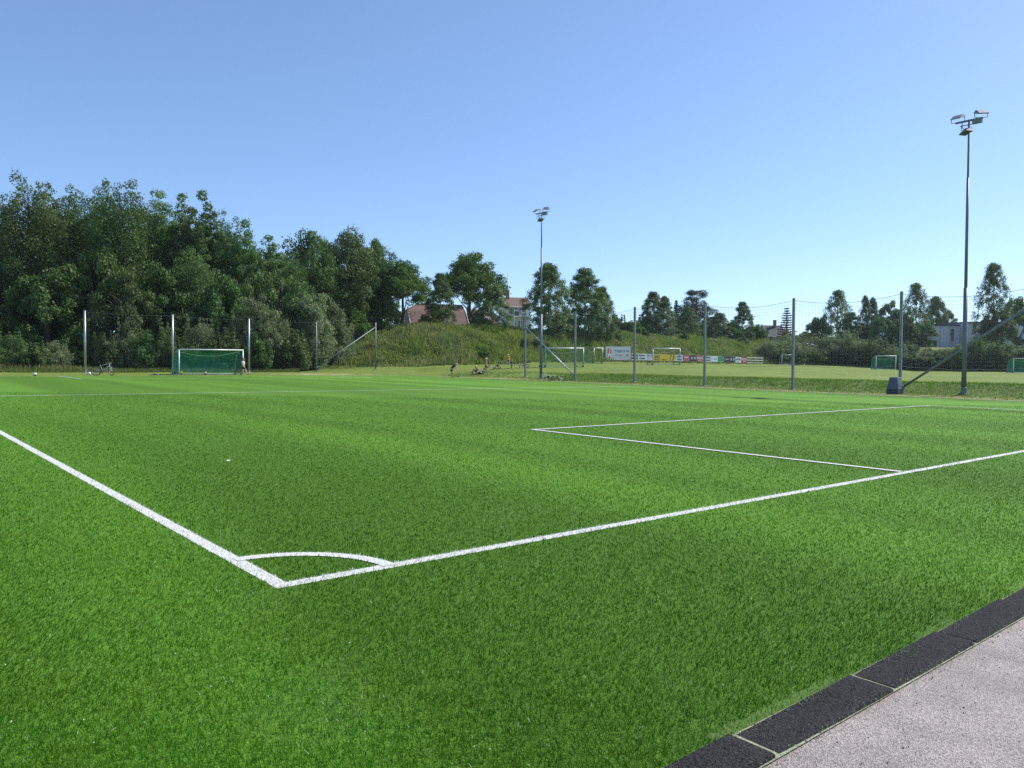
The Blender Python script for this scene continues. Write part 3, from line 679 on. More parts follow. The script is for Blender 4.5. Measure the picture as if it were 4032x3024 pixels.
# the wood on the left: back row, front row, shrubs at its foot
back = [('up0', -70, 760, 76, 330), ('up1', 120, 652, 74, 330), ('up2', 300, 715, 79, 300), ('up0', 480, 662, 76, 310), ('up3', 615, 742, 80, 280), ('slim1', 735, 750, 80, 190), ('slim0', 815, 748, 79, 180),
        ('up2', 905, 850, 82, 230), ('slim0', 975, 868, 80, 170), ('slim1', 1065, 925, 84, 180), ('round1', 1215, 902, 96, 300), ('round2', 1370, 895, 100, 290), ('round1', 1480, 945, 104, 230),
        ('up1', 215, 735, 83, 260), ('up2', 395, 722, 84, 260), ('up0', 690, 790, 84, 240), ('up3', 860, 830, 85, 230), ('up1', 950, 905, 86, 220), ('up2', 1030, 950, 88, 220), ('up0', 1120, 985, 90, 230)]
back.sort(key=lambda q: q[1])
for i, (k, x, yt, Y, w) in enumerate(back):
    tree(k, 'broadleaf_tree', x, yt - 28, Y, w, 'tall dark leafy tree on the skyline of the left wood, %s from the left' % ORD[i], group='tall trees of the left wood')
tree('maple', 'maple_tree', 1585, 1010, 104, 230, 'lighter green open-crowned tree at the right end of the wood beside the garage')
front = [('mid1', 20, 985, 71, 290), ('mid0', 190, 1010, 70, 300), ('mid3', 360, 905, 73, 280), ('mid1', 500, 1010, 70, 260), ('mid0', 640, 985, 73, 280), ('up1', 770, 930, 75, 230), ('mid0', 880, 1035, 75, 230), ('mid1', 985, 985, 78, 220),
         ('mid2', 1010, 1140, 74, 210), ('mid1', 1110, 1010, 80, 240), ('mid2', 1215, 1120, 80, 250), ('mid2', 1300, 1170, 84, 180), ('mid0', 1415, 1130, 104, 190), ('mid0', 1530, 1160, 121, 170)]
for i, (k, x, yt, Y, w) in enumerate(front):
    tree(k, 'leafy_tree', x, yt, Y, w, 'bushy lower tree in the front rank of the left wood, %s from the left' % ORD[i], group='lower trees of the left wood')
# denser dark mass behind, so that the wood closes
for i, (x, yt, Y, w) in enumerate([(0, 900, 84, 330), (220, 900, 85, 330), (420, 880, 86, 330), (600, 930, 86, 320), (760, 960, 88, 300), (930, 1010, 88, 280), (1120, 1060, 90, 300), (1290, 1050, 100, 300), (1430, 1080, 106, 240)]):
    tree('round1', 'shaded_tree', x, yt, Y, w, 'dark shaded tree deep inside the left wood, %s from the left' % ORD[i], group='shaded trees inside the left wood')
shr = [('willow2', 40, 1305, 64, 170), ('bush2', 130, 1350, 63.5, 150), ('willow0', 215, 1340, 65, 150), ('bush0', 330, 1262, 68, 190), ('bush2', 420, 1310, 67, 150), ('willow0', 505, 1250, 68, 150), ('bush1', 575, 1300, 68, 140), ('willow2', 650, 1270, 69, 150),
       ('bush2', 720, 1325, 69, 140), ('willow1', 790, 1255, 71, 170), ('bush2', 880, 1290, 71, 150), ('willow0', 945, 1225, 73, 160), ('bush1', 1010, 1310, 72.5, 150), ('willow1', 1075, 1225, 76, 190), ('bush2', 1150, 1300, 76, 170), ('willow1', 1235, 1215, 79, 170), ('willow0', 1330, 1215, 86, 150), ('bright', 1415, 1225, 96, 110)]
for i, (k, x, yt, Y, w) in enumerate(shr):
    tree(k, 'shrub', x, yt, Y, w, ('grey-green' if k[:3] == 'wil' else 'yellow-green' if k == 'bright' else 'leafy green') + ' shrub at the foot of the left wood, %s from the left' % ORD[i], 'shrub', 'shrubs at the foot of the wood')
# along the top of the berm
tree('birch2', 'columnar_birch', 1735, 1078, 98, 120, 'narrow column-shaped tree on the berm in front of the garage roof')
tree('bush1', 'shrub', 1672, 1238, 98.5, 70, 'dark shrub on the berm just left of the column-shaped tree', 'shrub')
tree('maple', 'oak_tree', 1850, 975, 116, 275, 'big round-headed oak rising above the houses')
tree('birch0', 'birch_tree', 1938, 1125, 103, 150, 'bushy birch on the berm left of the white house')
tree('bush2', 'shrub', 1880, 1250, 104, 90, 'low shrub on the berm beneath the big oak', 'shrub')
tree('birch0', 'birch_tree', 2158, 1040, 109, 195, 'tall birch behind the middle floodlight mast')
tree('birch2', 'birch_tree', 2300, 1060, 114, 185, 'tall dark birch right of the middle floodlight mast')
tree('birch1', 'birch_tree', 2365, 1130, 117, 120, 'birch leaning out on the right side of the tall dark birch')
for i, (k, x, yt, Y, w, lb) in enumerate([('bush2', 2440, 1240, 128, 110, 'shrub on the berm above the big white board'), ('bright', 2500, 1262, 127, 80, 'yellowish shrub on the berm behind the third net post'), ('willow0', 2420, 1290, 121, 70, 'grey shrub growing over the berm edge above the big white board'), ('bush1', 2545, 1240, 132, 100, 'dark green shrub left of the two-topped birch')]):
    tree(k, 'shrub', x, yt, Y, w, lb, 'shrub')
tree('birch1', 'birch_tree', 2570, 1150, 133, 110, 'left top of the two-topped birch behind the yellow board')
tree('birch0', 'birch_tree', 2612, 1168, 134, 100, 'right top of the two-topped birch behind the yellow board')
tree('pine', 'pine_tree', 2740, 1143, 158, 190, 'dark flat-topped pine behind the fourth net post')
tree('spruce', 'spruce_tree', 2660, 1175, 160, 70, 'dark conifer left of the flat-topped pine')
tree('birch1', 'birch_tree', 2708, 1210, 140, 110, 'olive birch in front of the pine'); tree('birch0', 'birch_tree', 2830, 1232, 145, 100, 'small birch right of the pine')
tree('bush0', 'shrub', 2880, 1262, 146, 90, 'round shrub between the small birch and the pointed birch', 'shrub')
tree('birch2', 'birch_tree', 2922, 1190, 148, 95, 'pointed birch left of the wooden utility pole'); tree('bush2', 'shrub', 2985, 1278, 150, 90, 'leafy shrub in front of the dark house roof', 'shrub')
tree('fir', 'fir_tree', 3095, 1203, 185, 105, 'sparse layered fir beside the fifth net post'); tree('rust', 'shrub', 3100, 1298, 180, 60, 'rust-red shrub under the layered fir', 'shrub')
tree('birch_thin', 'birch_tree', 3295, 1145, 176, 135, 'thin-crowned birch between the fifth and sixth net posts'); tree('mid0', 'round_tree', 3222, 1225, 178, 110, 'dark round tree left of the thin-crowned birch')
for i, (k, x, yt, Y, w) in enumerate([('birch_thin2', 3402, 1165, 172, 60), ('birch_thin2', 3432, 1172, 173, 60), ('mid1', 3505, 1165, 170, 120), ('mid0', 3470, 1225, 160, 110), ('birch_thin', 3602, 1118, 168, 130), ('mid1', 3560, 1215, 160, 110), ('birch0', 3680, 1168, 205, 110), ('mid1', 3715, 1195, 205, 90)]):
    tree(k, 'grove_tree', x, yt, Y, w, 'tree of the group round the sixth net post, %s from the left' % ORD[i], group='trees round the grey building')
tree('birch_thin', 'birch_tree', 3905, 1040, 150, 150, 'tall weeping birch right of the near floodlight mast'); tree('mid0', 'round_tree', 3995, 1140, 158, 110, 'dark round tree right of the weeping birch')
tree('mid1', 'round_tree', 3915, 1200, 148, 130, 'olive tree round the foot of the weeping birch'); tree('mid0', 'round_tree', 4120, 1120, 158, 160, 'tree at the far right edge past the weeping birch')
# big willows and hedge along the far edge of the grass field
hed = [('willow1', 3030, 1330, 140, 110), ('willow0', 3095, 1305, 142, 140), ('willow1', 3160, 1345, 143, 100), ('willow0', 3215, 1318, 146, 150), ('willow1', 3275, 1305, 148, 140), ('willow0', 3335, 1290, 150, 140), ('willow1', 3395, 1325, 146, 130), ('willow2', 3450, 1318, 144, 130),
       ('willow1', 3515, 1345, 141, 120), ('willow2', 3575, 1385, 138, 120), ('willow0', 3640, 1370, 137, 130), ('willow2', 3705, 1372, 136, 130), ('willow1', 3765, 1345, 136, 130), ('willow2', 3830, 1310, 136, 140), ('willow2', 3890, 1330, 135, 140), ('willow0', 3960, 1335, 134, 140), ('willow1', 4020, 1350, 133, 130), ('willow2', 4090, 1330, 133, 140)]
for i, (k, x, yt, Y, w) in enumerate(hed):
    Yf = float(np.interp(x, A_, YB)) + 3.0
    tree(k, 'willow_shrub', x, yt + 12, Yf, w * 1.25, 'big willow shrub along the far edge of the grass field, %s from the left' % ORD[i], 'shrub', 'willows along the far field edge', sink=.35)
for i in range(16):
    x = 3060 + i * 68; Yf = float(np.interp(x, A_, YB)) + 1.6
    tree(['bush1', 'willow2', 'bush2'][i % 3], 'hedge_bush', x, 1395 + 8 * math.sin(i * 2.1) - (14 if i < 5 else 0), Yf, 105, 'dark bush in the low front row under the willows, %s from the left' % ORD[i], 'bush', 'low bushes under the willows', sink=.3)
for i in range(15):
    x = 3120 + i * 72; Yf = float(np.interp(x, A_, YB)) + 10
    tree(['bush2', 'willow2', 'bush1'][i % 3], 'hedge_bush', x, 1352 + 10 * math.sin(i * 1.7) + (18 if 3560 < x < 3790 else 0), Yf, 120, 'bush in the back row behind the willows, %s from the left' % ORD[i], 'bush', 'bushes behind the willows', sink=.3)
lowb = sorted([(2425, 119.0), (2535, 127), (2690, 133), (1905, 93.5), (2062, 100), (2110, 102), (2925, 141), (2150, 103)])
for i, (x, Y) in enumerate(lowb):
    yt = 1421.7 - (hz((x - CX) / F * Y, Y) + 1.1 - CAMH) / Y * F
    tree(['bush2', 'bush1'][i % 2], 'low_bush', x, yt, Y, 55, 'low bush on the face of the grassy berm, %s from the left' % ORD[i], 'bush', 'bushes on the berm')
for i, (k, x, yt, Y, w) in enumerate([('birch1', 2655, 1252, 145, 110), ('mid0', 2705, 1275, 150, 120), ('birch0', 2790, 1248, 152, 110), ('mid1', 2868, 1285, 152, 110), ('birch1', 2960, 1288, 156, 110), ('mid1', 3170, 1312, 170, 130), ('birch2', 3345, 1232, 172, 110), ('mid0', 3385, 1262, 170, 120), ('mid1', 3545, 1235, 166, 120), ('mid0', 3630, 1255, 164, 110)]):
    tree(k, 'filler_tree', x, yt, Y, w, 'low leafy tree in the tree row behind the berm, %s from left' % ORD[i], group='low trees along the berm top')
# far trees that close the skyline behind the houses
for i, (k, x, yt, Y, w) in enumerate([('mid0', 2460, 1275, 210, 130), ('mid1', 2800, 1262, 210, 130), ('mid0', 3000, 1290, 240, 160), ('mid1', 3170, 1300, 240, 150), ('mid0', 3370, 1290, 240, 170), ('mid0', 1950, 1240, 170, 130), ('mid1', 1760, 1240, 150, 140), ('mid0', 2220, 1210, 170, 130)]):
    tree(k, 'distant_tree', x, yt, Y, w, 'distant tree filling the skyline behind the berm, %s of the far ones' % ORD[i], group='far trees behind the berm')

# ------------------------------------------------------------------ floodlight masts
def floodlight(parent, p, aim, tilt, up=True, k=1.0):
    """wedge-shaped lamp; p = bracket foot, aim = heading of the thin edge, lamp above or below the arm"""
    s = 1 if up else -1
    R = Matrix.Rotation(aim, 3, 'Z') @ Matrix.Rotation(tilt, 3, 'Y')
    c = Vector(p) + Vector((0, 0, .30 * s))
    L_, W_, T_ = .33 * k, .25 * k, .085 * k
    vv = [(-L_ * .75, -W_, -T_), (-L_ * .75, W_, -T_), (L_, W_ * .96, -T_), (L_, -W_ * .96, -T_), (-L_ * .65, -W_ * .8, T_), (-L_ * .65, W_ * .8, T_), (-.02, W_ * .8, T_), (-.02, -W_ * .8, T_), (L_, W_ * .9, -T_ + .05), (L_, -W_ * .9, -T_ + .05)]
    mb = MB().add([R @ Vector(q) + c for q in vv], [(0, 1, 2, 3), (4, 7, 6, 5), (7, 9, 8, 6), (0, 4, 5, 1), (2, 8, 9, 3), (0, 3, 9, 7, 4), (1, 5, 6, 8, 2)])
    o = mb.build('floodlight', M['lamp_grey'], parent)
    g = MB().add([R @ Vector(q) + c for q in [(-L_ * .6, -W_ * .85, -T_ - .006), (-L_ * .6, W_ * .85, -T_ - .006), (L_ * .88, W_ * .82, -T_ - .006), (L_ * .88, -W_ * .82, -T_ - .006)]], [(0, 1, 2, 3)]).build('glass', M['lamp_glass'], o)
    Ra = Matrix.Rotation(aim, 3, 'Z'); b = MB(); p = Vector(p)
    for sg in (-1, 1): b.tube([p + Ra @ Vector((0, sg * .06, 0)), p + Ra @ Vector((0, sg * .30, .05 * s)), c + Ra @ Vector((-.05, sg * .31, 0))], .017, 6)
    b.build('bracket', M['pole_grey'], o)
def mast(base, H, label, fac=1.0):
    t = thing('floodlight_mast', label, 'floodlight', base, 0, 'floodlight masts')
    MB().lathe([(.24, 0), (.24, .03), (.13, .05), (.125, .35), (.115, .36)], 12).build('base_flange', M['pole_grey'], t)
    for k in range(4):
        a = k * math.pi / 2 + .4; MB().tube([(.19 * math.cos(a), .19 * math.sin(a), 0), (.19 * math.cos(a), .19 * math.sin(a), .10)], .016, 6).build('anchor_bolt', M['galv_dull'], t)
    MB().tube([(0, 0, .3), (0, 0, H * .39)], [.112, .098], 14).build('lower_section', M['pole_grey'], t, True)
    MB().tube([(0, 0, H * .385), (0, 0, H * .79)], [.076, .062], 14).build('middle_section', M['pole_grey'], t, True)
    MB().tube([(0, 0, H * .785), (0, 0, H)], [.048, .045], 12).build('upper_section', M['pole_grey'], t, True)
    d = Vector((-ST, CT, 0)); z = Vector((0, 0, H - .05))
    MB().bar(z - d * .62, z + d * .62, .07, .09).build('crossarm', M['pole_grey'], t)
    MB().bar(z - d * .40 + Vector((0, 0, -.20)), z + d * .42 + Vector((0, 0, -.20)), .035, .035).build('lower_arm', M['pole_grey'], t)
    MB().box(z - d * .36 + Vector((.02, 0, -.10)), (.20, .42, .22), Matrix.Rotation(TH, 3, 'Z')).build('control_box', M['pole_grey'], t)
    floodlight(t, z + d * .52, TH + math.pi, .28)
    floodlight(t, z - d * .55, TH + math.pi + .75, .30)
    floodlight(t, z + d * .12 + Vector((0, 0, -.2)), TH + math.pi * .35, .25, False, .85)
    MB().tube([z + d * .3, z + d * .32 + Vector((0, 0, -.12)), z + d * .30 + Vector((0, 0, -.30)), z + d * .25 + Vector((0, 0, -.34))], .02, 5).build('cable', M['black'], t)
    return t
def plane_pt(X, Y, dz=0.0): return Vector((X, Y, hz(X, Y) + dz))
mast(plane_pt(22.6, 39.3), 13.62, 'tall grey floodlight mast near the right edge of the picture')
mast(plane_pt(2.33, 63.4), 13.35, 'tall grey floodlight mast in the middle, beside the lying bicycle')

# ------------------------------------------------------------------ net fence
def fence_post(name, p, H, r, mat, label, square=False, hooks=None, plate=True, group=None):
    t = thing(name, label, 'post', p, 0, group)
    if square: MB().bar((0, 0, -.02), (0, 0, H), 2 * r, 2 * r).build('post', mat, t).rotation_euler = (0, 0, TH)
    else: MB().tube([(0, 0, -.02), (0, 0, H)], [r, r * .93], 14).build('post', mat, t, True)
    MB().lathe([(r * 1.08, 0), (r * 1.08, .05)], 12, (0, 0, H)).build('cap', M['black'], t)
    if plate: MB().box((0, 0, .03), (.42, .30, .05), Matrix.Rotation(TH, 3, 'Z'), .01).build('base_plate', mat, t)
    if hooks is not None:
        for k in range(12):
            z = .6 + (H - .7) * k / 11
            MB().tube([(0, 0, 0), Vector(hooks) * .05, Vector(hooks) * .055 + Vector((0, 0, .03))], .008, 4).build('hook', M['galv'], t).location = Vector(hooks) * r * .9 + Vector((0, 0, z))
    return t
LP = [(336, 246), (681, 229), (981, 214), (1246, 199), (1479, 185)]
left_posts = []
nm = ['leftmost shiny steel post, beside the grey bicycle', 'shiny steel post behind the left goal post', 'shiny steel post right of the goal and the walking child', 'grey steel post at the foot of the slanting pole by the slope', 'grey steel post holding the top of the slanting pole by the slope']
for i, (x, h) in enumerate(LP):
    Y = F * 4.75 / h; X = (x - CX) / F * Y; p = plane_pt(X, Y); left_posts.append(p)
    fence_post('net_post', p, 4.75, .085 if i < 3 else .075, M['galv'] if i < 3 else M['galv_dull'], nm[i], group='net posts behind the goal')
RP = [(1.1, 65.4), (4.85, 60.4), (8.72, 56.0), (12.42, 50.7), (16.4, 45.9), (20.3, 41.1), (24.2, 36.3)]
nm = ['grey net post left of the middle floodlight mast', 'grey net post right of the lying bicycle at the foot of the slanting brace', 'grey net post right of the big white board', 'grey net post in front of the row of sponsor boards', 'grey net post in front of the layered fir', 'grey net post standing in the plastic base box', 'grey net post just past the right edge of the picture']
right_posts = []
for i, (X, Y) in enumerate(RP):
    p = plane_pt(X, Y); right_posts.append(p)
    fence_post('net_post', p, 5.3, .062, M['galv_dull'], nm[i], True, (CT, ST, 0), i != 5, 'net posts along the right side')
def brace(a, b, r, label, mt='galv'):
    a, b = Vector(a), Vector(b); t = thing('brace_pole', label, 'pole', a)
    MB().tube([(0, 0, 0), b - a], r, 10).build('tube', M[mt], t, True)
    d = (b - a).normalized()
    for q in (Vector((0, 0, 0)), b - a): MB().tube([q - d * .08, q + d * .08], r * 1.35, 8).build('clamp', M['galv_dull'], t)
dn = lambda a, b: (b - a).normalized()
q4, q5 = left_posts[3], left_posts[4]
brace(q4 + dn(q4, q5) * .14 + Vector((0, 0, .45)), q5 + dn(q5, q4) * .14 + Vector((0, 0, 4.2)), .05, 'slanting steel brace between the two posts by the slope', 'galv_dull')
r1, r2 = right_posts[0], right_posts[1]
brace(r1 + dn(r1, r2) * .13 + Vector((0, 0, 4.1)), r2 + dn(r2, r1) * .13 + Vector((0, 0, .42)), .05, 'slanting steel brace beside the middle floodlight mast')
r6, r7 = right_posts[5], right_posts[6]
brace(r6 + dn(r6, r7) * .14 + Vector((0, 0, .36)), r7 + dn(r7, r6) * .13 + Vector((0, 0, 4.45)), .062, 'slanting steel brace rising to the right edge of the picture', 'galv_dull')
def ribbon(mb, pts, w, side):
    """thin flat cord: a strip plus a second one across it"""
    pts = [Vector(p) for p in pts]; n = len(pts); side = Vector(side).normalized() * w / 2
    for sd in (side,):
        mb.add([p + k * sd for p in pts for k in (-1, 1)], [(2 * i, 2 * i + 2, 2 * i + 3, 2 * i + 1) for i in range(n - 1)])
def net_panel(a, b, top, bot, sag, label, cell=.19, w=.0075, mat=None, bsag=.12, group='ball nets along the fence', rope=.011):
    a, b = Vector(a), Vector(b); d = b - a; Lh = Vector((d.x, d.y, 0)).length; nrm = Vector((-d.y, d.x, 0)).normalized(); along = Vector((d.x, d.y, 0)).normalized()
    t = thing('ball_net', label, 'net', a, 0, group)
    ztop = lambda s: top - sag * 4 * s * (1 - s); zbot = lambda s: bot - bsag * 4 * s * (1 - s) - .02 * math.sin(s * 19)
    P_ = lambda s, f: d * s + Vector((0, 0, zbot(s) + (ztop(s) - zbot(s)) * f)) + nrm * (.05 * math.sin(math.pi * s) * math.sin(f * 5 + s * 7))
    mb = MB(); nv_ = int(Lh / cell); nh = int((top - bot) / cell)
    for i in range(1, nv_): ribbon(mb, [P_(i / nv_, k / 4) for k in range(5)], w, along)
    for j in range(1, nh): ribbon(mb, [P_(k / 10, j / nh) for k in range(11)], w, (0, 0, 1))
    o = mb.build('mesh', mat or M['net_grey'], t); tag(o, kind='stuff')
    MB().tube([P_(k / 12, 1) for k in range(13)], rope, 5).build('top_rope', M['net_grey'], t)
    MB().tube([P_(k / 12, 0) for k in range(13)], rope * .8, 5).build('bottom_rope', M['net_grey'], t)
lab = ['in front of the green-netted goal', 'between the lying bicycle and the big white board', 'in front of the yellow sponsor board', 'in front of the last sponsor boards', 'in front of the thin-crowned birch', 'past the plastic base box at the right edge']
for i in range(6):
    net_panel(right_posts[i], right_posts[i + 1], 5.22, 1.45, .30 if i else .12, 'tall grey ball net ' + lab[i])
lab = ['behind the grey bicycle', 'behind the goal on the left', 'right of the goal in front of the wood', 'across the path up the slope']
for i in range(4):
    net_panel(left_posts[i], left_posts[i + 1], 4.65, .35 if i == 3 else .4, .10, 'tall dark ball net ' + lab[i], cell=.24, w=.0014, rope=.004)
# plastic box round the foot of the sixth post
p = right_posts[5] + Vector((-.33, -.16, 0)); t = thing('base_box', 'grey-blue plastic box round the foot of a net post', 'box', p, TH + .05)
def frustum(w0, d0, w1, d1, z0, z1):
    return MB().add([(-w0, -d0, z0), (w0, -d0, z0), (w0, d0, z0), (-w0, d0, z0), (-w1, -d1, z1), (w1, -d1, z1), (w1, d1, z1), (-w1, d1, z1)], [(3, 2, 1, 0), (4, 5, 6, 7), (0, 1, 5, 4), (1, 2, 6, 5), (2, 3, 7, 6), (3, 0, 4, 7)])
M['box_blue'] = plain('blue_grey_plastic', (.075, .095, .125), .5, 0, .15, 5); M['box_dark'] = plain('dark_plastic', (.03, .036, .05), .55, 0, .15, 5)
frustum(.36, .30, .345, .285, 0, .27).build('plinth', M['box_dark'], t); frustum(.345, .285, .25, .20, .27, .84).build('shell', M['box_blue'], t)
frustum(.265, .215, .25, .20, .84, .88).build('lid', M['lamp_grey'], t)

# ------------------------------------------------------------------ goals
def goal(px, Y, ang, W, H, db, dt, label, net='net_green', cell=.05, cw=.011, dark=False, wheels=True, sag=.32, r=.055, loc=None, side_w=None):
    X = (px - CX) / F * Y; p = loc or plane_pt(X, Y); t = thing('football_goal', label, 'goal', p, ang, 'football goals')
    ma = M['alu']; mf = M['alu_dull'] if dark else M['alu']
    for x in (0, W): MB().tube([(x, 0, 0), (x, 0, H - r)], r, 12).build('goal_post', mf, t, True)
    MB().tube([(-r, 0, H), (W + r, 0, H)], r, 12).build('crossbar', ma, t, True)
    for x in (0, W): MB().bar((x, .06, .05), (x, db, .05), .08, .06).build('ground_bar', mf, t)
    MB().bar((-.04, db, .055), (W + .04, db, .055), .09, .07).build('rear_bar', ma, t)
    def prof(f):                                     # side outline of the net, from crossbar to ground
        P0, P1, P2, P3 = Vector((0, .05, H)), Vector((0, dt * 1.15, H + .03)), Vector((0, db * 1.02, H * .75)), Vector((0, db, .09))
        return P0 * (1 - f) ** 3 + P1 * 3 * f * (1 - f) ** 2 + P2 * 3 * f * f * (1 - f) + P3 * f ** 3
    for x in (0, W): MB().tube([prof(k / 10) + Vector((x, 0, 0)) for k in range(11)], .022, 7).build('net_support', M['alu_dull'], t, True)
    mb = MB(); nx_ = int(W / cell); pl = 2.2 + db; ns = int(pl / cell)
    S = lambda x, f: prof(f) + Vector((x, -.10 * math.sin(math.pi * x / W) * math.sin(math.pi * f), -sag * math.sin(math.pi * x / W) * max(0, 1 - f * 1.7) * min(1, f * 7)))
    for i in range(nx_ + 1): ribbon(mb, [S(W * i / nx_, k / 9) for k in range(10)], cw, (1, 0, 0))
    for j in range(1, ns):
        f = j / ns; tg = prof(min(1, f + .02)) - prof(max(0, f - .02)); ribbon(mb, [S(W * k / 10, f) for k in range(11)], cw, tg)
    for x in (0, W):                                 # side panels
        m = int(H / cell)
        for j in range(1, m):
            z = H * j / m; fs = [k / 40 for k in range(41)]; f = min(fs, key=lambda q: abs(prof(q).z - z) + (0 if q > .3 else 1)); y1 = prof(f).y
            ribbon(mb, [(x, .03, z), (x, y1 * .5, z - .01), (x, y1, z)], cw, (0, 0, 1))
        m2 = int(db / cell)
        for j in range(1, m2):
            y = db * j / m2; f = min([k / 40 for k in range(41)], key=lambda q: abs(prof(q).y - y)); ribbon(mb, [(x, y, .06), (x, y, prof(f).z)], cw, (0, 1, 0))
    tag(mb.build('net', M[net], t), kind='stuff')
    MB().tube([Vector((W * k / 14, .55 * dt + .3, H - .12 - .55 * sag * 2.2 * math.sin(math.pi * k / 14))) for k in range(15)], .012, 5).build('net_rope', M['net_white'], t)
    if wheels:
        for x in (0, W):
            for y in (.25, db - .05):
                MB().torus((x, y, .11), .075, .04, (1, 0, 0), 12, 6).build('wheel', M['black'], t)
    return t
gp = plane_pt(-25.7, 60.7)
goal(699, 60.7, TH, 5.0, 2.0, 1.75, .9, 'white goal with dark green net near the far left corner of the pitch', cell=.045, cw=.0125, r=.045, loc=gp)
goal(2148, 80, .28, 4.1, 2.0, 2.1, 1.0, 'goal with thin green net on the grass behind the middle floodlight mast', cell=.06, cw=.008, dark=True)
goal(2338, 101, .72, 1.65, 2.0, 2.6, 1.6, 'narrow goal on the grass left of the big white board', net='net_green', cell=.08, cw=.006, dark=True)
goal(2570, 94, .20, 3.45, 2.0, 1.9, 1.0, 'bare-looking goal on the grass in front of the yellow sponsor board', net='net_grey', cell=.12, cw=.006, dark=True)
goal(3078, 131, .10, 2.0, 1.65, 1.0, .5, 'small white goal in front of the first willow shrub', net='net_grey', cell=.15, cw=.006, wheels=False, r=.04)
goal(3449, 113, -.05, 2.75, 2.0, 1.7, 1.0, 'goal with green net in front of the hedge left of the base box', cell=.06, cw=.013)
goal(3990, 108, -.15, 5.0, 2.05, 1.9, 1.0, 'goal with dark green net at the far right edge', cell=.05, cw=.013)

# ------------------------------------------------------------------ balls and small things on the turf edge
def ball(px, py, r, c1, c2, label, Y=None):
    p = on_pitch(px, py) if Y is None else plane_pt((px - CX) / F * Y, Y); m, nt, b = new_mat('ball'); tc = N(nt, 'ShaderNodeTexCoord'); vo = N(nt, 'ShaderNodeTexVoronoi'); vo.inputs['Scale'].default_value = 3.2 / (r * 9)
    nt.links.new(tc.outputs['Object'], vo.inputs['Vector']); sx = N(nt, 'ShaderNodeSeparateColor'); nt.links.new(vo.outputs['Color'], sx.inputs[0]); gt = N(nt, 'ShaderNodeMath', operation='GREATER_THAN'); gt.inputs[1].default_value = .62
    nt.links.new(sx.outputs[0], gt.inputs[0]); mx = N(nt, 'ShaderNodeMix', data_type='RGBA'); mx.inputs['A'].default_value = (*c1, 1); mx.inputs['B'].default_value = (*c2, 1)
    nt.links.new(gt.outputs[0], mx.inputs['Factor']); nt.links.new(mx.outputs['Result'], b.inputs['Base Color']); b.inputs['Roughness'].default_value = .4
    prof = [(r * math.sin(math.pi * k / 14) + 1e-4, r - r * math.cos(math.pi * k / 14)) for k in range(15)]
    t = thing('football', label, 'ball', p, random.random() * 6, 'footballs'); o = MB().lathe(prof, 20).build('shell', m, t, True)
    MB().torus((0, 0, r), r * .985, r * .03, (.3, .5, 1), 24, 4).build('seam', M['black'], t)
ball(138, 1481, .12, (.75, .75, .75), (.06, .07, .1), 'white and dark football lying alone at the far left')
ball(352, 1476.5, .11, (.78, .78, .74), (.7, .7, .66), 'white football at the foot of the leftmost steel post')
ball(713, 1474, .12, (.70, .62, .06), (.5, .45, .03), 'yellow football just inside the left goal post', 62.3)
ball(809, 1474, .12, (.75, .75, .75), (.2, .2, .2), 'white football lying in the middle of the goal', 63.3)
ball(690, 1474, .12, (.03, .035, .05), (.06, .06, .07), 'black football beside the left goal post', 61.9)
p = on_pitch(614, 1476.5); t = thing('sports_shoes', 'pair of pale shoes left on the turf edge left of the goal', 'shoes', p, .2)
for k in (-1, 1):
    MB().tube([(-.14, k * .14, .05), (-.05, k * .14, .055), (.08, k * .15, .04), (.17, k * .15, .03)], [.045, .055, .05, .03], 8).build('shoe', M['white'] if k > 0 else M['lamp_grey'], t, True)

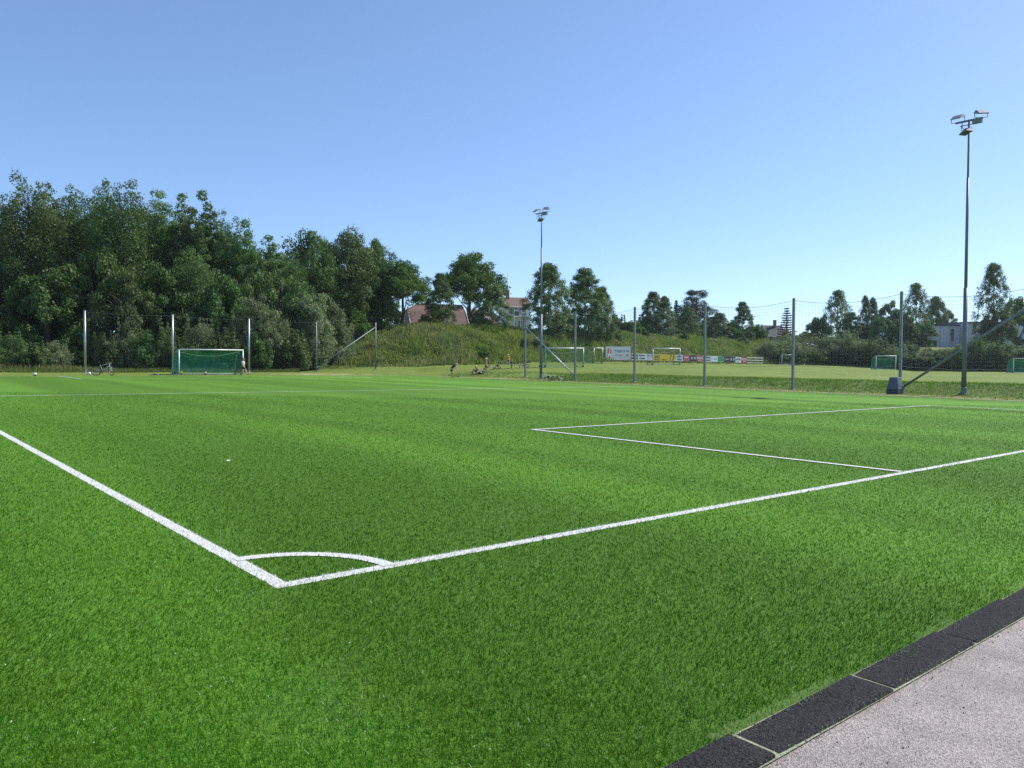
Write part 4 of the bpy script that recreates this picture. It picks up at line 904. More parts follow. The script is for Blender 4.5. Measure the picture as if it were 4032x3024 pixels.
# ------------------------------------------------------------------ bicycles and scooter
M['bike_silver'] = plain('silver_paint', (.52, .53, .55), .35, .3, .08, 8); M['bike_dark'] = plain('dark_paint', (.03, .032, .04), .35, 0, .1, 8); M['bike_blue'] = plain('pale_blue_paint', (.35, .47, .58), .35, 0, .1, 8)
def bicycle(label, matx, frame, wr=.34, steer=.0, bag=False, group='bicycles'):
    t = thing('bicycle', label, 'bicycle', (0, 0, 0), 0, group); mf = M[frame]
    rear, frt, bb, seat, head, headb = Vector((-.52, 0, wr)), Vector((.55, 0, wr)), Vector((-.09, 0, wr - .04)), Vector((-.26, 0, .78)), Vector((.36, 0, .86)), Vector((.40, 0, .72))
    b = MB()
    for a, c, r in ((bb, seat, .018), (seat.lerp(bb, .12), head, .018), (bb, headb, .022), (head, headb, .022), (bb, rear, .012), (seat.lerp(bb, .15), rear, .011)): b.tube([a, c], r, 8)
    b.build('frame', mf, t, True)
    RS = Matrix.Rotation(steer, 3, Vector((-.28, 0, 1)).normalized())
    st = lambda q: RS @ (Vector(q) - headb) + headb
    f = MB()
    for sg in (-1, 1): f.tube([headb, st(headb + Vector((.02, sg * .05, -.05))), st(frt + Vector((0, sg * .05, 0)))], .014, 6)
    f.build('fork', M['alu'], t, True)
    for c, rt, nm_ in ((rear, None, 'rear'), (frt, st, 'front')):
        ax = Vector((0, 1, 0)) if rt is None else RS @ Vector((0, 1, 0)); cc = c if rt is None else st(c)
        w = MB().torus(cc, wr - .025, .026, ax, 30, 7).build('wheel', M['black'], t, True)
        MB().torus(cc, wr - .062, .012, ax, 30, 5).build('rim', M['alu_dull'], w, True)
        sp = MB(); e = ax.cross(Vector((0, 0, 1))).normalized(); g = ax.cross(e)
        for k in range(14):
            a = 2 * math.pi * k / 14; sp.tube([cc + (e * math.cos(a) + g * math.sin(a)) * .02, cc + (e * math.cos(a) + g * math.sin(a)) * (wr - .07)], .0022, 3)
        sp.tube([cc - ax * .05, cc + ax * .05], .022, 8); sp.build('spokes', M['galv'], w)
    h = MB(); hb = st(head + Vector((-.02, 0, .10))); ya = RS @ Vector((0, 1, 0)); xa = RS @ Vector((1, 0, 0)); h.tube([head, hb, hb + xa * .06], .015, 6); h.tube([hb + xa * .06 - ya * .30 - xa * .04, hb + xa * .06, hb + xa * .06 + ya * .30 - xa * .04], .012, 6); h.build('handlebar', M['black'], t)
    s = MB(); s.tube([seat, seat + Vector((-.045, 0, .13))], .013, 6); c = seat + Vector((-.05, 0, .15)); s.tube([c + Vector((-.13, 0, .015)), c + Vector((-.04, 0, .01)), c + Vector((.14, 0, 0))], [.075, .06, .018], 8, flat=.4); s.build('saddle', M['black'], t)
    k = MB(); k.torus(bb, .085, .008, (0, 1, 0), 18, 4); k.tube([bb + Vector((.0, -.08, 0)), bb + Vector((.05, -.09, -.16))], .011, 5); k.tube([bb + Vector((0, .08, 0)), bb + Vector((-.05, .09, .16))], .011, 5)
    k.box(bb + Vector((.05, -.14, -.165)), (.09, .09, .02)); k.box(bb + Vector((-.05, .14, .165)), (.09, .09, .02)); k.build('crank', M['black'], t)
    if bag: MB().box((-.50, .12, .52), (.30, .14, .28), None, .03).build('pannier', M['white'], t)
    t.matrix_world = matx
    return t
bl = on_pitch(405, 1479)
bicycle('grey mountain bicycle standing beside the leftmost steel post', Matrix.Translation(bl + Vector((0, .1, 0))) @ Matrix.Rotation(.12, 4, 'Z') @ Matrix.Rotation(-.13, 4, 'X') @ Matrix.Scale(1.0, 4), 'bike_silver', .36, -.75)
b2 = plane_pt(3.3, 58.6)
bicycle('dark bicycle with white bag lying on the grass by the middle floodlight mast', Matrix.Translation(b2 + Vector((0, 0, .06))) @ Matrix.Rotation(-.35, 4, 'Z') @ Matrix.Rotation(1.22, 4, 'X'), 'bike_dark', .32, .6, True)
b3 = plane_pt(-2.0, 79.0)
bicycle('pale blue bicycle lying left of the picnic table', Matrix.Translation(b3 + Vector((0, 0, .07))) @ Matrix.Rotation(.15 + math.pi, 4, 'Z') @ Matrix.Rotation(-1.2, 4, 'X'), 'bike_blue', .32, .5)
b4 = plane_pt(.72, 79.5)
bicycle('black bicycle leaning down against the right end of the picnic table', Matrix.Translation(b4 + Vector((.15, 0, .05))) @ Matrix.Rotation(2.6, 4, 'Z') @ Matrix.Rotation(.95, 4, 'X'), 'bike_dark', .32, .7)

# ------------------------------------------------------------------ picnic table
M['wood_grey'] = plain('weathered_wood', (.36, .34, .29), .85, 0, .25, 9); M['wood_dark'] = plain('dark_stained_wood', (.05, .045, .035), .8, 0, .3, 7)
tp = plane_pt(-.75, 80.2)
t = thing('picnic_table', 'weathered wooden picnic table with attached benches on the grass slope', 'table', tp, .06)
for k in range(5): MB().box((0, -.30 + .15 * k, .74), (1.95, .135, .04), None, .006).build('tabletop_plank', M['wood_grey'], t)
for s in (-1, 1):
    for k in range(2): MB().box((0, s * (.66 + .145 * k), .44), (1.95, .13, .04), None, .006).build('bench_plank', M['wood_grey'], t)
for x in (-.68, .68):
    for s in (-1, 1): MB().bar((x, s * .62, 0), (x, s * .22, .72), .045, .11).build('leg', M['wood_dark'], t)
    MB().bar((x + .05, -.80, .40), (x + .05, .80, .40), .045, .09).build('bench_bearer', M['wood_dark'], t); MB().bar((x + .05, -.36, .70), (x + .05, .36, .70), .045, .07).build('top_bearer', M['wood_dark'], t)
    MB().bar((x, 0, .68), (x * .35, 0, .42), .04, .07).build('diagonal_brace', M['wood_dark'], t)

# ------------------------------------------------------------------ people
def skin_mesh(verts, edges, rad, sub=2):
    me = bpy.data.meshes.new('tmp'); me.from_pydata([tuple(v) for v in verts], edges, []); o = bpy.data.objects.new('tmp', me); col.objects.link(o)
    sk = o.modifiers.new('s', 'SKIN'); sk.use_smooth_shade = True
    if not me.skin_vertices: me.skin_vertices.new()
    for i, r in enumerate(rad): me.skin_vertices[0].data[i].radius = (r, r)
    me.skin_vertices[0].data[0].use_root = True
    ss = o.modifiers.new('u', 'SUBSURF'); ss.levels = sub; ss.render_levels = sub
    bpy.context.view_layer.update(); dg = bpy.context.evaluated_depsgraph_get()
    out = bpy.data.meshes.new_from_object(o.evaluated_get(dg)); bpy.data.objects.remove(o); bpy.data.meshes.remove(me)
    return out
M['skin'] = plain('skin', (.48, .29, .19), .55, 0, .06, 5); M['hair_blond'] = plain('blond_hair', (.55, .44, .24), .6, 0, .2, 25); M['hair_brown'] = plain('brown_hair', (.16, .10, .06), .6, 0, .2, 25)
M['navy'] = plain('navy_cloth', (.014, .016, .035), .85, 0, .2, 10); M['tee_grey'] = plain('pale_grey_cloth', (.55, .55, .54), .9, 0, .1, 10); M['shorts_black'] = plain('black_cloth', (.02, .02, .024), .9, 0, .2, 10); M['red_cloth'] = plain('dark_red_cloth', (.22, .025, .035), .9, 0, .15, 10)
M['green_cloth'] = plain('green_cloth', (.06, .32, .17), .9, 0, .12, 10); M['yellow_cloth'] = plain('yellow_cloth', (.60, .38, .07), .9, 0, .12, 10); M['shoe_yellow'] = plain('neon_yellow_shoe', (.65, .75, .08), .6, 0, .1, 10); M['shoe_dark'] = plain('dark_shoe', (.05, .05, .06), .6, 0, .1, 10)
BASE = dict(pelvis=(0, 0, .72), belly=(0, 0, .86), chest=(0, 0, 1.02), neck=(0, 0, 1.14), head=(.01, 0, 1.25), top=(.0, 0, 1.33), sL=(0, .145, 1.09), sR=(0, -.145, 1.09), eL=(-.03, .20, .86), eR=(-.03, -.20, .86),
            wL=(.05, .21, .66), wR=(.05, -.21, .66), hL=(0, .08, .70), hR=(0, -.08, .70), kL=(.02, .085, .38), kR=(.02, -.085, .38), aL=(0, .085, .07), aR=(0, -.085, .07), tL=(.13, .095, .03), tR=(.13, -.095, .03))
def person(label, loc, rz, pose, top, bottom, shoe, hair, scale=1.0):
    J = {k: Vector(v) for k, v in BASE.items()}
    for k, v in pose.items(): J[k] = Vector(v)
    t = thing('person', label, 'person', loc, rz, None, (scale,) * 3)
    hd = (J['head'] - J['neck']).normalized(); face = pose.get('face')
    fw = Vector(face).normalized() if face else (Vector((1, 0, 0)) - hd * hd.x).normalized()
    side = hd.cross(fw)
    vs_, ed, rd = [], [], []; id_ = {}
    def add(name, p, r, par=None):
        id_[name] = len(vs_); vs_.append(Vector(p)); rd.append(r)
        if par is not None: ed.append((id_[par], id_[name]))
    add('pelvis', J['pelvis'], .105); add('belly', J['belly'], .10, 'pelvis'); add('chest', J['chest'], .115, 'belly'); add('neck', J['neck'], .05, 'chest')
    add('jaw', J['neck'].lerp(J['head'], .55) + fw * .02, .062, 'neck'); add('head', J['head'] + fw * .015, .088, 'jaw'); add('top', J['top'], .06, 'head')
    for s in 'LR':
        add('s' + s, J['s' + s], .05, 'chest'); add('e' + s, J['e' + s], .034, 's' + s); add('w' + s, J['w' + s], .024, 'e' + s)
        d = (J['w' + s] - J['e' + s]).normalized(); lat = Vector(pose.get('palm' + s, (0, 1, 0))); lat = (lat - d * lat.dot(d)).normalized()
        pm = J['w' + s] + d * .055; add('p' + s, pm, .024, 'w' + s); cr = d.cross(lat)
        for q, (o_, ln) in enumerate(((-.024, .05), (-.008, .058), (.008, .054), (.024, .042))):
            m1 = pm + lat * o_ + d * (.03 + ln * .4); add('f%d%s' % (q, s), m1, .0085, 'p' + s); add('g%d%s' % (q, s), m1 + d * ln * .45 + cr * .018, .0075, 'f%d%s' % (q, s))
        th = J['w' + s] + d * .03 - lat * .03; add('u' + s, th, .010, 'w' + s); add('v' + s, th + d * .035 - lat * .014, .008, 'u' + s)
        add('h' + s, J['h' + s], .082, 'pelvis'); add('k' + s, J['k' + s], .052, 'h' + s); add('c' + s, J['k' + s].lerp(J['a' + s], .3) - Vector((.012, 0, 0)), .05, 'k' + s)
        add('a' + s, J['a' + s], .034, 'c' + s); add('t' + s, J['t' + s], .026, 'a' + s)
    body = link('body', skin_mesh(vs_, ed, rd), M['skin'], t)
    hc = J['head'].lerp(J['top'], .45)
    f = MB()                                             # nose, ears, eyes, mouth
    f.tube([J['head'] + fw * .098 + hd * .012, J['head'] + fw * .115 - hd * .012, J['head'] + fw * .10 - hd * .02], [.008, .013, .008], 6)
    for s in (-1, 1): f.torus(J['head'] + side * s * .088, .016, .007, side, 10, 5)
    f.build('face', M['skin'], body)
    e = MB()
    for s in (-1, 1): e.lathe([(.001, -.008), (.008, -.004), (.009, .002), (.001, .009)], 8, J['head'] + fw * .094 + side * s * .032 + hd * .014)
    e.box(J['head'] + fw * .092 - hd * .045, (.02, .035, .006)); e.build('eyes', M['shoe_dark'], body)
    R = Matrix((fw, side, hd)).transposed(); hm = MB(); vv, ff = [], []; nn = 14
    for i in range(7):
        ph = math.pi * .60 * i / 6
        for k in range(nn):
            a = 2 * math.pi * k / nn; r = .103 * math.sin(ph); dn_ = .103 * math.cos(ph); fr = max(0, math.cos(a)); dn_ += fr * .055 * (i / 6)
            vv.append(R @ Vector((r * math.cos(a) * 1.04 - .008, r * math.sin(a) * .96, dn_)) + hc - hd * .012)
    for i in range(6):
        for k in range(nn): ff.append((i * nn + k, i * nn + (k + 1) % nn, (i + 1) * nn + (k + 1) % nn, (i + 1) * nn + k))
    hm.add(vv, ff).build('hair', hair, body, True)
    if top:
        ve = [J['pelvis'].lerp(J['belly'], .25), J['belly'], J['chest'], J['chest'].lerp(J['neck'], .55)]; ee = [(0, 1), (1, 2), (2, 3)]; rr = [.122, .118, .128, .085]
        for s in 'LR': ve += [J['s' + s], J['s' + s].lerp(J['e' + s], .62)]; rr += [.066, .056]; n_ = len(ve); ee += [(2, n_ - 2), (n_ - 2, n_ - 1)]
        link('shirt', skin_mesh(ve, ee, rr), top, t)
    ve = [J['pelvis'].lerp(J['belly'], .12), J['pelvis'].lerp(J['hL'].lerp(J['hR'], .5), .5)]; ee = [(0, 1)]; rr = [.118, .122]
    for s in 'LR': ve += [J['h' + s], J['h' + s].lerp(J['k' + s], .72)]; rr += [.098, .078]; n_ = len(ve); ee += [(1, n_ - 2), (n_ - 2, n_ - 1)]
    link('shorts', skin_mesh(ve, ee, rr), bottom, t)
    for s in 'LR':
        d = (J['t' + s] - J['a' + s]); d = (d - Vector((0, 0, d.z * 0))).normalized()
        link('shoe', skin_mesh([J['a' + s] - d * .045 - Vector((0, 0, .015)), J['a' + s].lerp(J['t' + s], .5), J['t' + s]], [(0, 1), (1, 2)], [.045, .042, .036], 1), shoe, t)
    return t
# child walking past the right goal post
pk = plane_pt(-21.2, 62.0); 
person('child in pale grey shirt and dark shorts walking by the right goal post', pk, -.15, dict(kL=(.16, .085, .40), aL=(.30, .085, .10), tL=(.43, .095, .09), kR=(-.02, -.085, .38), aR=(-.18, -.085, .10), tR=(-.07, -.095, .03), hL=(.02, .08, .70), eL=(-.08, .19, .87), wL=(-.03, .20, .67), eR=(.05, -.19, .86), wR=(.17, -.19, .70)), M['tee_grey'], M['shorts_black'], M['shoe_dark'], M['hair_brown'], 1.02)
# child bending over a kick scooter
ps = plane_pt((1779 - CX) / F * 66.6, 66.6)
person('child in dark shirt and shorts with bright shoes bending over a kick scooter', ps, -.1, dict(pelvis=(-.06, 0, .70), belly=(.04, 0, .84), chest=(.20, 0, .99), neck=(.33, 0, 1.07), head=(.43, 0, 1.09), top=(.47, 0, 1.15), sL=(.25, .14, 1.02), sR=(.25, -.14, 1.02), eL=(.36, .17, .82), eR=(.36, -.17, .82), wL=(.46, .14, .64), wR=(.46, -.14, .64), hL=(-.05, .08, .68), hR=(-.05, -.08, .68), kL=(.06, .085, .38), kR=(.0, -.085, .38), aL=(.05, .085, .07), aR=(-.06, -.085, .07), tL=(.18, .095, .03), tR=(.07, -.095, .03), face=(.75, 0, -.65)), M['navy'], M['shorts_black'], M['shoe_yellow'], M['hair_blond'], 1.0)
t = thing('kick_scooter', 'black kick scooter held upright by the bending child', 'scooter', ps + Vector((.52, -.05, 0)), -.1)
MB().box((-.22, 0, .085), (.50, .11, .03), None, .006).build('deck', M['black'], t); MB().tube([(.02, 0, .09), (-.02, 0, .30), (-.04, 0, .60)], .017, 8).build('stem', M['lamp_grey'], t); MB().tube([(-.04, -.20, .60), (-.04, .20, .60)], .014, 8).build('handlebar', M['black'], t)
MB().tube([(.02, 0, .10), (.06, .03, .06)], .015, 6).tube([(.02, 0, .10), (.06, -.03, .06)], .015, 6).build('fork', M['black'], t)
for x in (.06, -.48): MB().torus((x, 0, .055), .04, .016, (0, 1, 0), 14, 6).build('wheel', M['black'], t, True)
# two children on the grass
def sitp(px, Y): return plane_pt((px - CX) / F * Y, Y)
SIT = dict(pelvis=(0, 0, .11), belly=(-.02, 0, .24), chest=(.02, 0, .40), neck=(.08, 0, .51), head=(.13, 0, .61), top=(.14, 0, .69), sL=(.04, .145, .46), sR=(.04, -.145, .46), eL=(-.12, .2, .28), eR=(.20, -.19, .33), wL=(-.24, .2, .08), wR=(.30, -.10, .38), hL=(.03, .08, .11), hR=(.03, -.08, .11), kL=(.30, .11, .40), kR=(.28, -.10, .42), aL=(.50, .10, .07), aR=(.47, -.10, .07), tL=(.62, .11, .04), tR=(.59, -.11, .04))
person('bare-backed child sitting on the grass with knees drawn up', sitp(1879, 72.6), math.pi + .45, SIT, None, M['shorts_black'], M['shoe_dark'], M['hair_blond'], 1.05)
LIE = dict(pelvis=(0, 0, .11), belly=(-.11, 0, .16), chest=(-.25, 0, .26), neck=(-.33, 0, .35), head=(-.36, 0, .46), top=(-.38, 0, .54), sL=(-.28, .145, .30), sR=(-.28, -.145, .30), eL=(-.42, .2, .08), eR=(-.42, -.2, .08), wL=(-.24, .24, .05), wR=(-.24, -.24, .05), hL=(.03, .08, .11), hR=(.03, -.08, .11), kL=(.36, .11, .28), kR=(.38, -.10, .12), aL=(.62, .10, .07), aR=(.72, -.10, .06), tL=(.73, .11, .07), tR=(.78, -.11, .17))
person('child in green shirt lying back on the grass propped on the elbows', sitp(1893, 71.6), math.pi + .5, LIE, M['green_cloth'], M['shorts_black'], M['shoe_dark'], M['hair_brown'], 1.05)
person('bare-chested blond child in dark red shorts standing with folded arms', sitp(1914, 72.4), math.pi + .4, dict(eL=(.08, .20, .90), eR=(.08, -.20, .90), wL=(.17, -.02, .92), wR=(.18, .02, .95)), None, M['red_cloth'], M['shoe_dark'], M['hair_blond'], 1.02)
Rz = Matrix.Rotation(.06, 3, 'Z')
TAB = dict(pelvis=(0, 0, .10), belly=(.03, 0, .23), chest=(.07, 0, .39), neck=(.12, 0, .50), head=(.17, 0, .60), top=(.17, 0, .68), sL=(.09, .145, .45), sR=(.09, -.145, .45), eL=(.16, .19, .25), eR=(.16, -.19, .25), wL=(.33, .06, .19), wR=(.33, -.06, .21), hL=(.03, .08, .10), hR=(.03, -.08, .10), kL=(.36, .12, .13), kR=(.36, -.12, .13), aL=(.42, .13, -.24), aR=(.42, -.13, -.24), tL=(.53, .14, -.27), tR=(.53, -.14, -.27))
person('child in yellow top sitting on the picnic table with feet on the bench', tp + Rz @ Vector((.32, -.22, .76)), .06 - math.pi / 2, TAB, M['yellow_cloth'], M['shorts_black'], M['tee_grey'], M['hair_blond'], 1.0)

# ------------------------------------------------------------------ boards and rail fence beyond the grass field
def text_mesh(txt, size, w=None, bold=0.0):
    c = bpy.data.curves.new('txt', 'FONT'); c.body = txt; c.size = size; c.align_x = 'CENTER'; c.align_y = 'CENTER'; c.extrude = .003; c.offset = bold; c.resolution_u = 4
    o = bpy.data.objects.new('txt', c); col.objects.link(o); bpy.context.view_layer.update()
    me = bpy.data.meshes.new_from_object(o.evaluated_get(bpy.context.evaluated_depsgraph_get())); bpy.data.objects.remove(o); bpy.data.curves.remove(c)
    if w:
        xs_ = [v.co.x for v in me.vertices]; k = w / max(1e-6, max(xs_) - min(xs_))
        for v in me.vertices: v.co.x *= k
    return me
BC = {}
def bc(rgb, rough=.55):
    if rgb not in BC: BC[rgb] = plain('board_paint', rgb, rough, 0, .07, 2.5)
    return BC[rgb]
def frame_at(p, d):
    """board frame: x along the board, y up, z towards the viewer"""
    d = Vector((d[0], d[1], 0)).normalized(); n = Vector((d.y, -d.x, 0)); z = Vector((0, 0, 1))
    m = Matrix((d, z, n)).transposed().to_4x4(); m.translation = p; return m
FA, FB = Vector((17.05, 112.2)), Vector((41.8, 131.0)); FD = (FB - FA).normalized()
def fence_s(px):                                   # distance along the fence for a photo column
    t_ = (px - CX) / F; A = Vector(FA); s_ = (t_ * A.y - A.x) / (FD.x - t_ * FD.y); return s_
FL = (FB - FA).length
def fz(s_): 
    q = FA + FD * s_; return hz(q.x, q.y)
RT = lambda s_: CAMH + 1.14 - .0145 * s_              # height of the boards' top edge
def rect(parent, name, x, y, w, h, rgb, z=.012, me=None):
    m = MB().box((0, 0, 0), (w, h, .006)).mesh(name); o = link(name, m, bc(rgb), parent); o.location = (x, y, z); return o
def txt(parent, s, x, y, size, rgb, w=None, z=.016, bold=.0):
    m = text_mesh(s, size, w, bold); o = link('lettering', m, bc(rgb), parent); o.location = (x, y, z); return o
def board(x0, x1, rgb, label, h=.93, y0=0.0):
    s0, s1 = fence_s(x0), fence_s(x1); c = FA + FD * (s0 + s1) / 2; top = RT((s0 + s1) / 2) + y0
    o = bpy.data.objects.new('sponsor_board', None); col.objects.link(o); o.matrix_world = frame_at(Vector((c.x, c.y, top - h / 2)) + Vector((FD.y, -FD.x, 0)) * .06, FD)
    tag(o, label, 'board', 'sponsor boards on the rail fence'); w = (s1 - s0) - .03
    MB().box((0, 0, 0), (w, h, .018)).build('panel', bc(rgb), o)
    return o, w, h
WH, NAVY, RED, YEL, BLK, GRN = (.62, .66, .68), (.03, .035, .12), (.36, .025, .045), (.62, .45, .02), (.018, .02, .03), (.05, .33, .18)
for x0, x1, lb in ((2511, 2541.5, 'white board with dark blue letters above four digits, leftmost on the rail fence'), (2659, 2687, 'white board with dark blue letters and digits right of the yellow board'), (2770, 2798.5, 'white board with dark blue letters and digits partly behind a net post')):
    o, w, h = board(x0, x1, WH, lb); txt(o, 'REMA', 0, .21, .36, NAVY, w * .82, bold=.012); txt(o, '1000', 0, -.22, .36, NAVY, w * .72, bold=.012)
o, w, h = board(2542, 2568, WH, 'white board with small red flag mark left of the yellow board'); rect(o, 'flag_mark', -w * .34, .26, .16, .15, RED); txt(o, 'Bohus', w * .12, .24, .30, NAVY, w * .66)
for k in range(3): rect(o, 'text_line', 0, -.02 - .13 * k, w * (.62 - .1 * k), .03, (.3, .34, .4))
o, w, h = board(2569.5, 2658, YEL, 'long yellow board with black letters and two slanting black stripes')
txt(o, 'EDH', -w * .33, .06, .44, BLK, w * .22, bold=.014); rect(o, 'bar', -w * .33, .36, w * .22, .035, BLK); rect(o, 'bar', -w * .33, -.29, w * .23, .10, BLK); txt(o, 'edh.no', w * .0, -.26, .30, BLK, w * .24)
for k in (0, 1):
    x = w * (.25 + .125 * k); m = MB().add([(x - .14, -h / 2, .012), (x + .02, -h / 2, .012), (x + .34, h / 2, .012), (x + .18, h / 2, .012)], [(0, 1, 2, 3)]); m.build('stripe', bc(BLK), o)
o, w, h = board(2687.5, 2714, RED, 'plain red board with white script lines right of the second blue-lettered board'); rect(o, 'text_line', -.08, .22, w * .66, .07, WH); rect(o, 'text_line', 0, .08, w * .7, .09, WH); rect(o, 'text_line', .0, -.16, w * .82, .05, (.6, .3, .33)); rect(o, 'text_line', .0, -.32, w * .82, .06, (.6, .3, .33))
for x0, x1, lb in ((2714.5, 2740, 'black board with two small white panels between the two red boards'), (2870.5, 2893, 'black board with two small white panels left of the arched-logo board')):
    o, w, h = board(x0, x1, BLK, lb)
    for k in (-1, 1):
        rect(o, 'frame', k * w * .24, 0, w * .36, .62, (.07, .08, .09)); rect(o, 'white_panel', k * w * .24, .06, w * .20, .30, WH, .016); rect(o, 'dark_mark', k * w * .22, .05, w * .07, .10, BLK, .02)
for x0, x1, lb in ((2740.5, 2765, 'red board with white band left of the gap in the row'), (2917.5, 2940, 'red board with white band at the right end of the row')):
    o, w, h = board(x0, x1, RED, lb); rect(o, 'white_band', 0, .09, w * .96, .36, (.62, .52, .55)); rect(o, 'swoosh', -w * .30, .08, w * .22, .05, BLK, .016).rotation_euler = (0, 0, .5); rect(o, 'script', w * .12, .10, w * .55, .14, (.42, .20, .28), .016); rect(o, 'text_line', 0, -.27, w * .5, .10, (.62, .5, .53))
o, w, h = board(2799, 2824.5, WH, 'white board with grey lettering left of the green board'); txt(o, 'SUPPORT', w * .12, 0, .22, (.16, .19, .22), w * .66)
o, w, h = board(2825, 2847.5, GRN, 'green board with dark green lettering'); 
for k in range(3): rect(o, 'text_line', 0, .26 - .17 * k, w * .66, .08, (.02, .19, .10))
rect(o, 'wave', 0, -.22, w * .92, .09, (.01, .16, .08)); rect(o, 'pale_band', 0, -.36, w * .9, .10, (.2, .5, .36))
o, w, h = board(2848, 2870, BLK, 'dark board with an orange emblem and pale strip right of the green board'); rect(o, 'emblem', -w * .30, .02, w * .18, .30, (.55, .26, .13)); rect(o, 'pale_strip', w * .15, .02, w * .58, .17, (.42, .42, .38))
o, w, h = board(2893.5, 2917, (.66, .66, .66), 'white board with a dark red arched logo')
m = MB(); vv = []
for k in range(13):
    a = math.radians(150 - 10 * k); vv += [(math.cos(a) * w * .46, -.30 + math.sin(a) * .62, .012), (math.cos(a) * w * .36, -.30 + math.sin(a) * .32, .012)]
m.add(vv, [(2 * k, 2 * k + 1, 2 * k + 3, 2 * k + 2) for k in range(12)]); m.build('arch', bc((.13, .012, .035)), o); txt(o, 'MENY', 0, .17, .22, (.66, .5, .55), w * .56, .018, .006); rect(o, 'text_line', 0, -.34, w * .4, .06, (.05, .09, .06))
# the rails and posts that carry them
t = thing('rail_fence', 'pale three-rail fence carrying the row of boards', 'fence', (FA.x, FA.y, fz(0)))
for r_ in (0.0, .42, .84):
    for k in range(8):
        a, b = FL * k / 8, FL * (k + 1) / 8 - .02; pa, pb = FA + FD * a - FA, FA + FD * b - FA
        MB().bar((pa.x, pa.y, RT(a) - .05 - r_ - fz(0)), (pb.x, pb.y, RT(b) - .05 - r_ - fz(0)), .035, .11).build('rail', M['white'], t)
for k in range(18):
    a = FL * (k + .2) / 17.6; q = FD * a + Vector((-FD.y, FD.x)) * .09; MB().bar((q.x, q.y, fz(a) - fz(0) - .1), (q.x, q.y, RT(a) - .02 - fz(0)), .09, .09).build('fence_post', M['wood_dark'], t)
# the big white board on legs
JA, JB = Vector((13.28, 111.6)), Vector((17.28, 114.6)); JD = (JB - JA).normalized(); JW = (JB - JA).length; c = (JA + JB) / 2; JH = 1.94
jz = at(2430, 1391, c.y).z
o = bpy.data.objects.new('large_board', None); col.objects.link(o); o.matrix_world = frame_at(Vector((c.x, c.y, jz)), JD); tag(o, 'large pale grey-blue board with red upright emblem and red arrow below the berm', 'board')
JC = (.40, .46, .49); MB().box((0, 0, 0), (JW, JH, .03)).build('panel', bc(JC), o)
for k, (x0, y0, w_, h_) in enumerate(((0, JH / 2 - .02, JW, .04), (0, -JH / 2 + .02, JW, .04), (-JW / 2 + .02, 0, .04, JH - .09), (JW / 2 - .02, 0, .04, JH - .09))): rect(o, 'edge_trim', x0, y0, w_, h_, (.5, .55, .56), .02)
def pill(w_, h_, z_):
    n = 12; vv = [(0, 0, z_)]; r_ = w_ / 2
    for k in range(2 * n + 2):
        a = math.pi * k / n if k <= n else math.pi + math.pi * (k - n - 1) / n; yy = (h_ / 2 - r_) * (1 if k <= n else -1); vv.append((r_ * math.cos(a), yy + r_ * math.sin(a), z_))
    return MB().add(vv, [(0, i, i % (2 * n + 2) + 1) for i in range(1, 2 * n + 3)])
em = pill(.98, 1.68, .020).build('emblem', bc((.62, .62, .60)), o); em.location = (-JW * .36, 0, 0)
pill(.82, 1.50, .026).build('red_field', bc((.36, .10, .08)), em)
for k in range(9): rect(em, 'brick_joint', 0, -.6 + .15 * k, .74 if 0 < k < 8 else .5, .018, (.5, .36, .33), .03)
q = txt(em, 'J', .05, .36, .72, (.66, .66, .64), None, .036, .03); q = txt(em, 'M', 0, -.32, .62, (.66, .66, .64), .62, .036, .03)
txt(o, 'Vi bygger p\u00e5 Vear', JW * .15, .36, .48, (.07, .12, .17), JW * .60, .02, .004); txt(o, '100 boliger', JW * .02, -.24, .36, (.42, .17, .15), JW * .32, .02)
m = MB().add([(0, -.03, .02), (.42, -.03, .02), (.42, -.20, .02), (.70, 0, .02), (.42, .20, .02), (.42, .03, .02), (0, .03, .02)], [(0, 1, 5, 6), (2, 3, 4)]); m.build('arrow', bc((.42, .06, .05)), o).location = (JW * .27, -.26, 0)
rect(o, 'small_text', -JW * .19, -.66, .32, .035, (.1, .13, .16), .02)
for x in (-.38, -.14, .2, .38):
    gq = JA.lerp(JB, .5 + x); MB().box((JW * x, -JH / 2 - .25, -.06), (.09, .66, .06)).build('leg', M['wood_grey'], o)

# ------------------------------------------------------------------ houses
def clad(name, rgb, scale=9.0):
    m, nt, b = new_mat(name); tc = N(nt, 'ShaderNodeTexCoord'); wv = N(nt, 'ShaderNodeTexWave'); wv.inputs['Scale'].default_value = scale; wv.bands_direction = 'X'; wv.inputs['Distortion'].default_value = .2
    nz = N(nt, 'ShaderNodeTexNoise'); nz.inputs['Scale'].default_value = 1.2; nt.links.new(tc.outputs['Object'], wv.inputs['Vector']); nt.links.new(tc.outputs['Object'], nz.inputs['Vector'])
    r = N(nt, 'ShaderNodeMapRange'); r.inputs['To Min'].default_value = .86; r.inputs['To Max'].default_value = 1.1; nt.links.new(nz.outputs['Fac'], r.inputs['Value']); sc = N(nt, 'ShaderNodeVectorMath', operation='SCALE'); sc.inputs[0].default_value = rgb; nt.links.new(r.outputs[0], sc.inputs['Scale']); nt.links.new(sc.outputs[0], b.inputs['Base Color'])
    bp = N(nt, 'ShaderNodeBump'); bp.inputs['Strength'].default_value = .6; bp.inputs['Distance'].default_value = .03; nt.links.new(wv.outputs['Fac'], bp.inputs['Height']); nt.links.new(bp.outputs[0], b.inputs['Normal']); b.inputs['Roughness'].default_value = .7
    return m
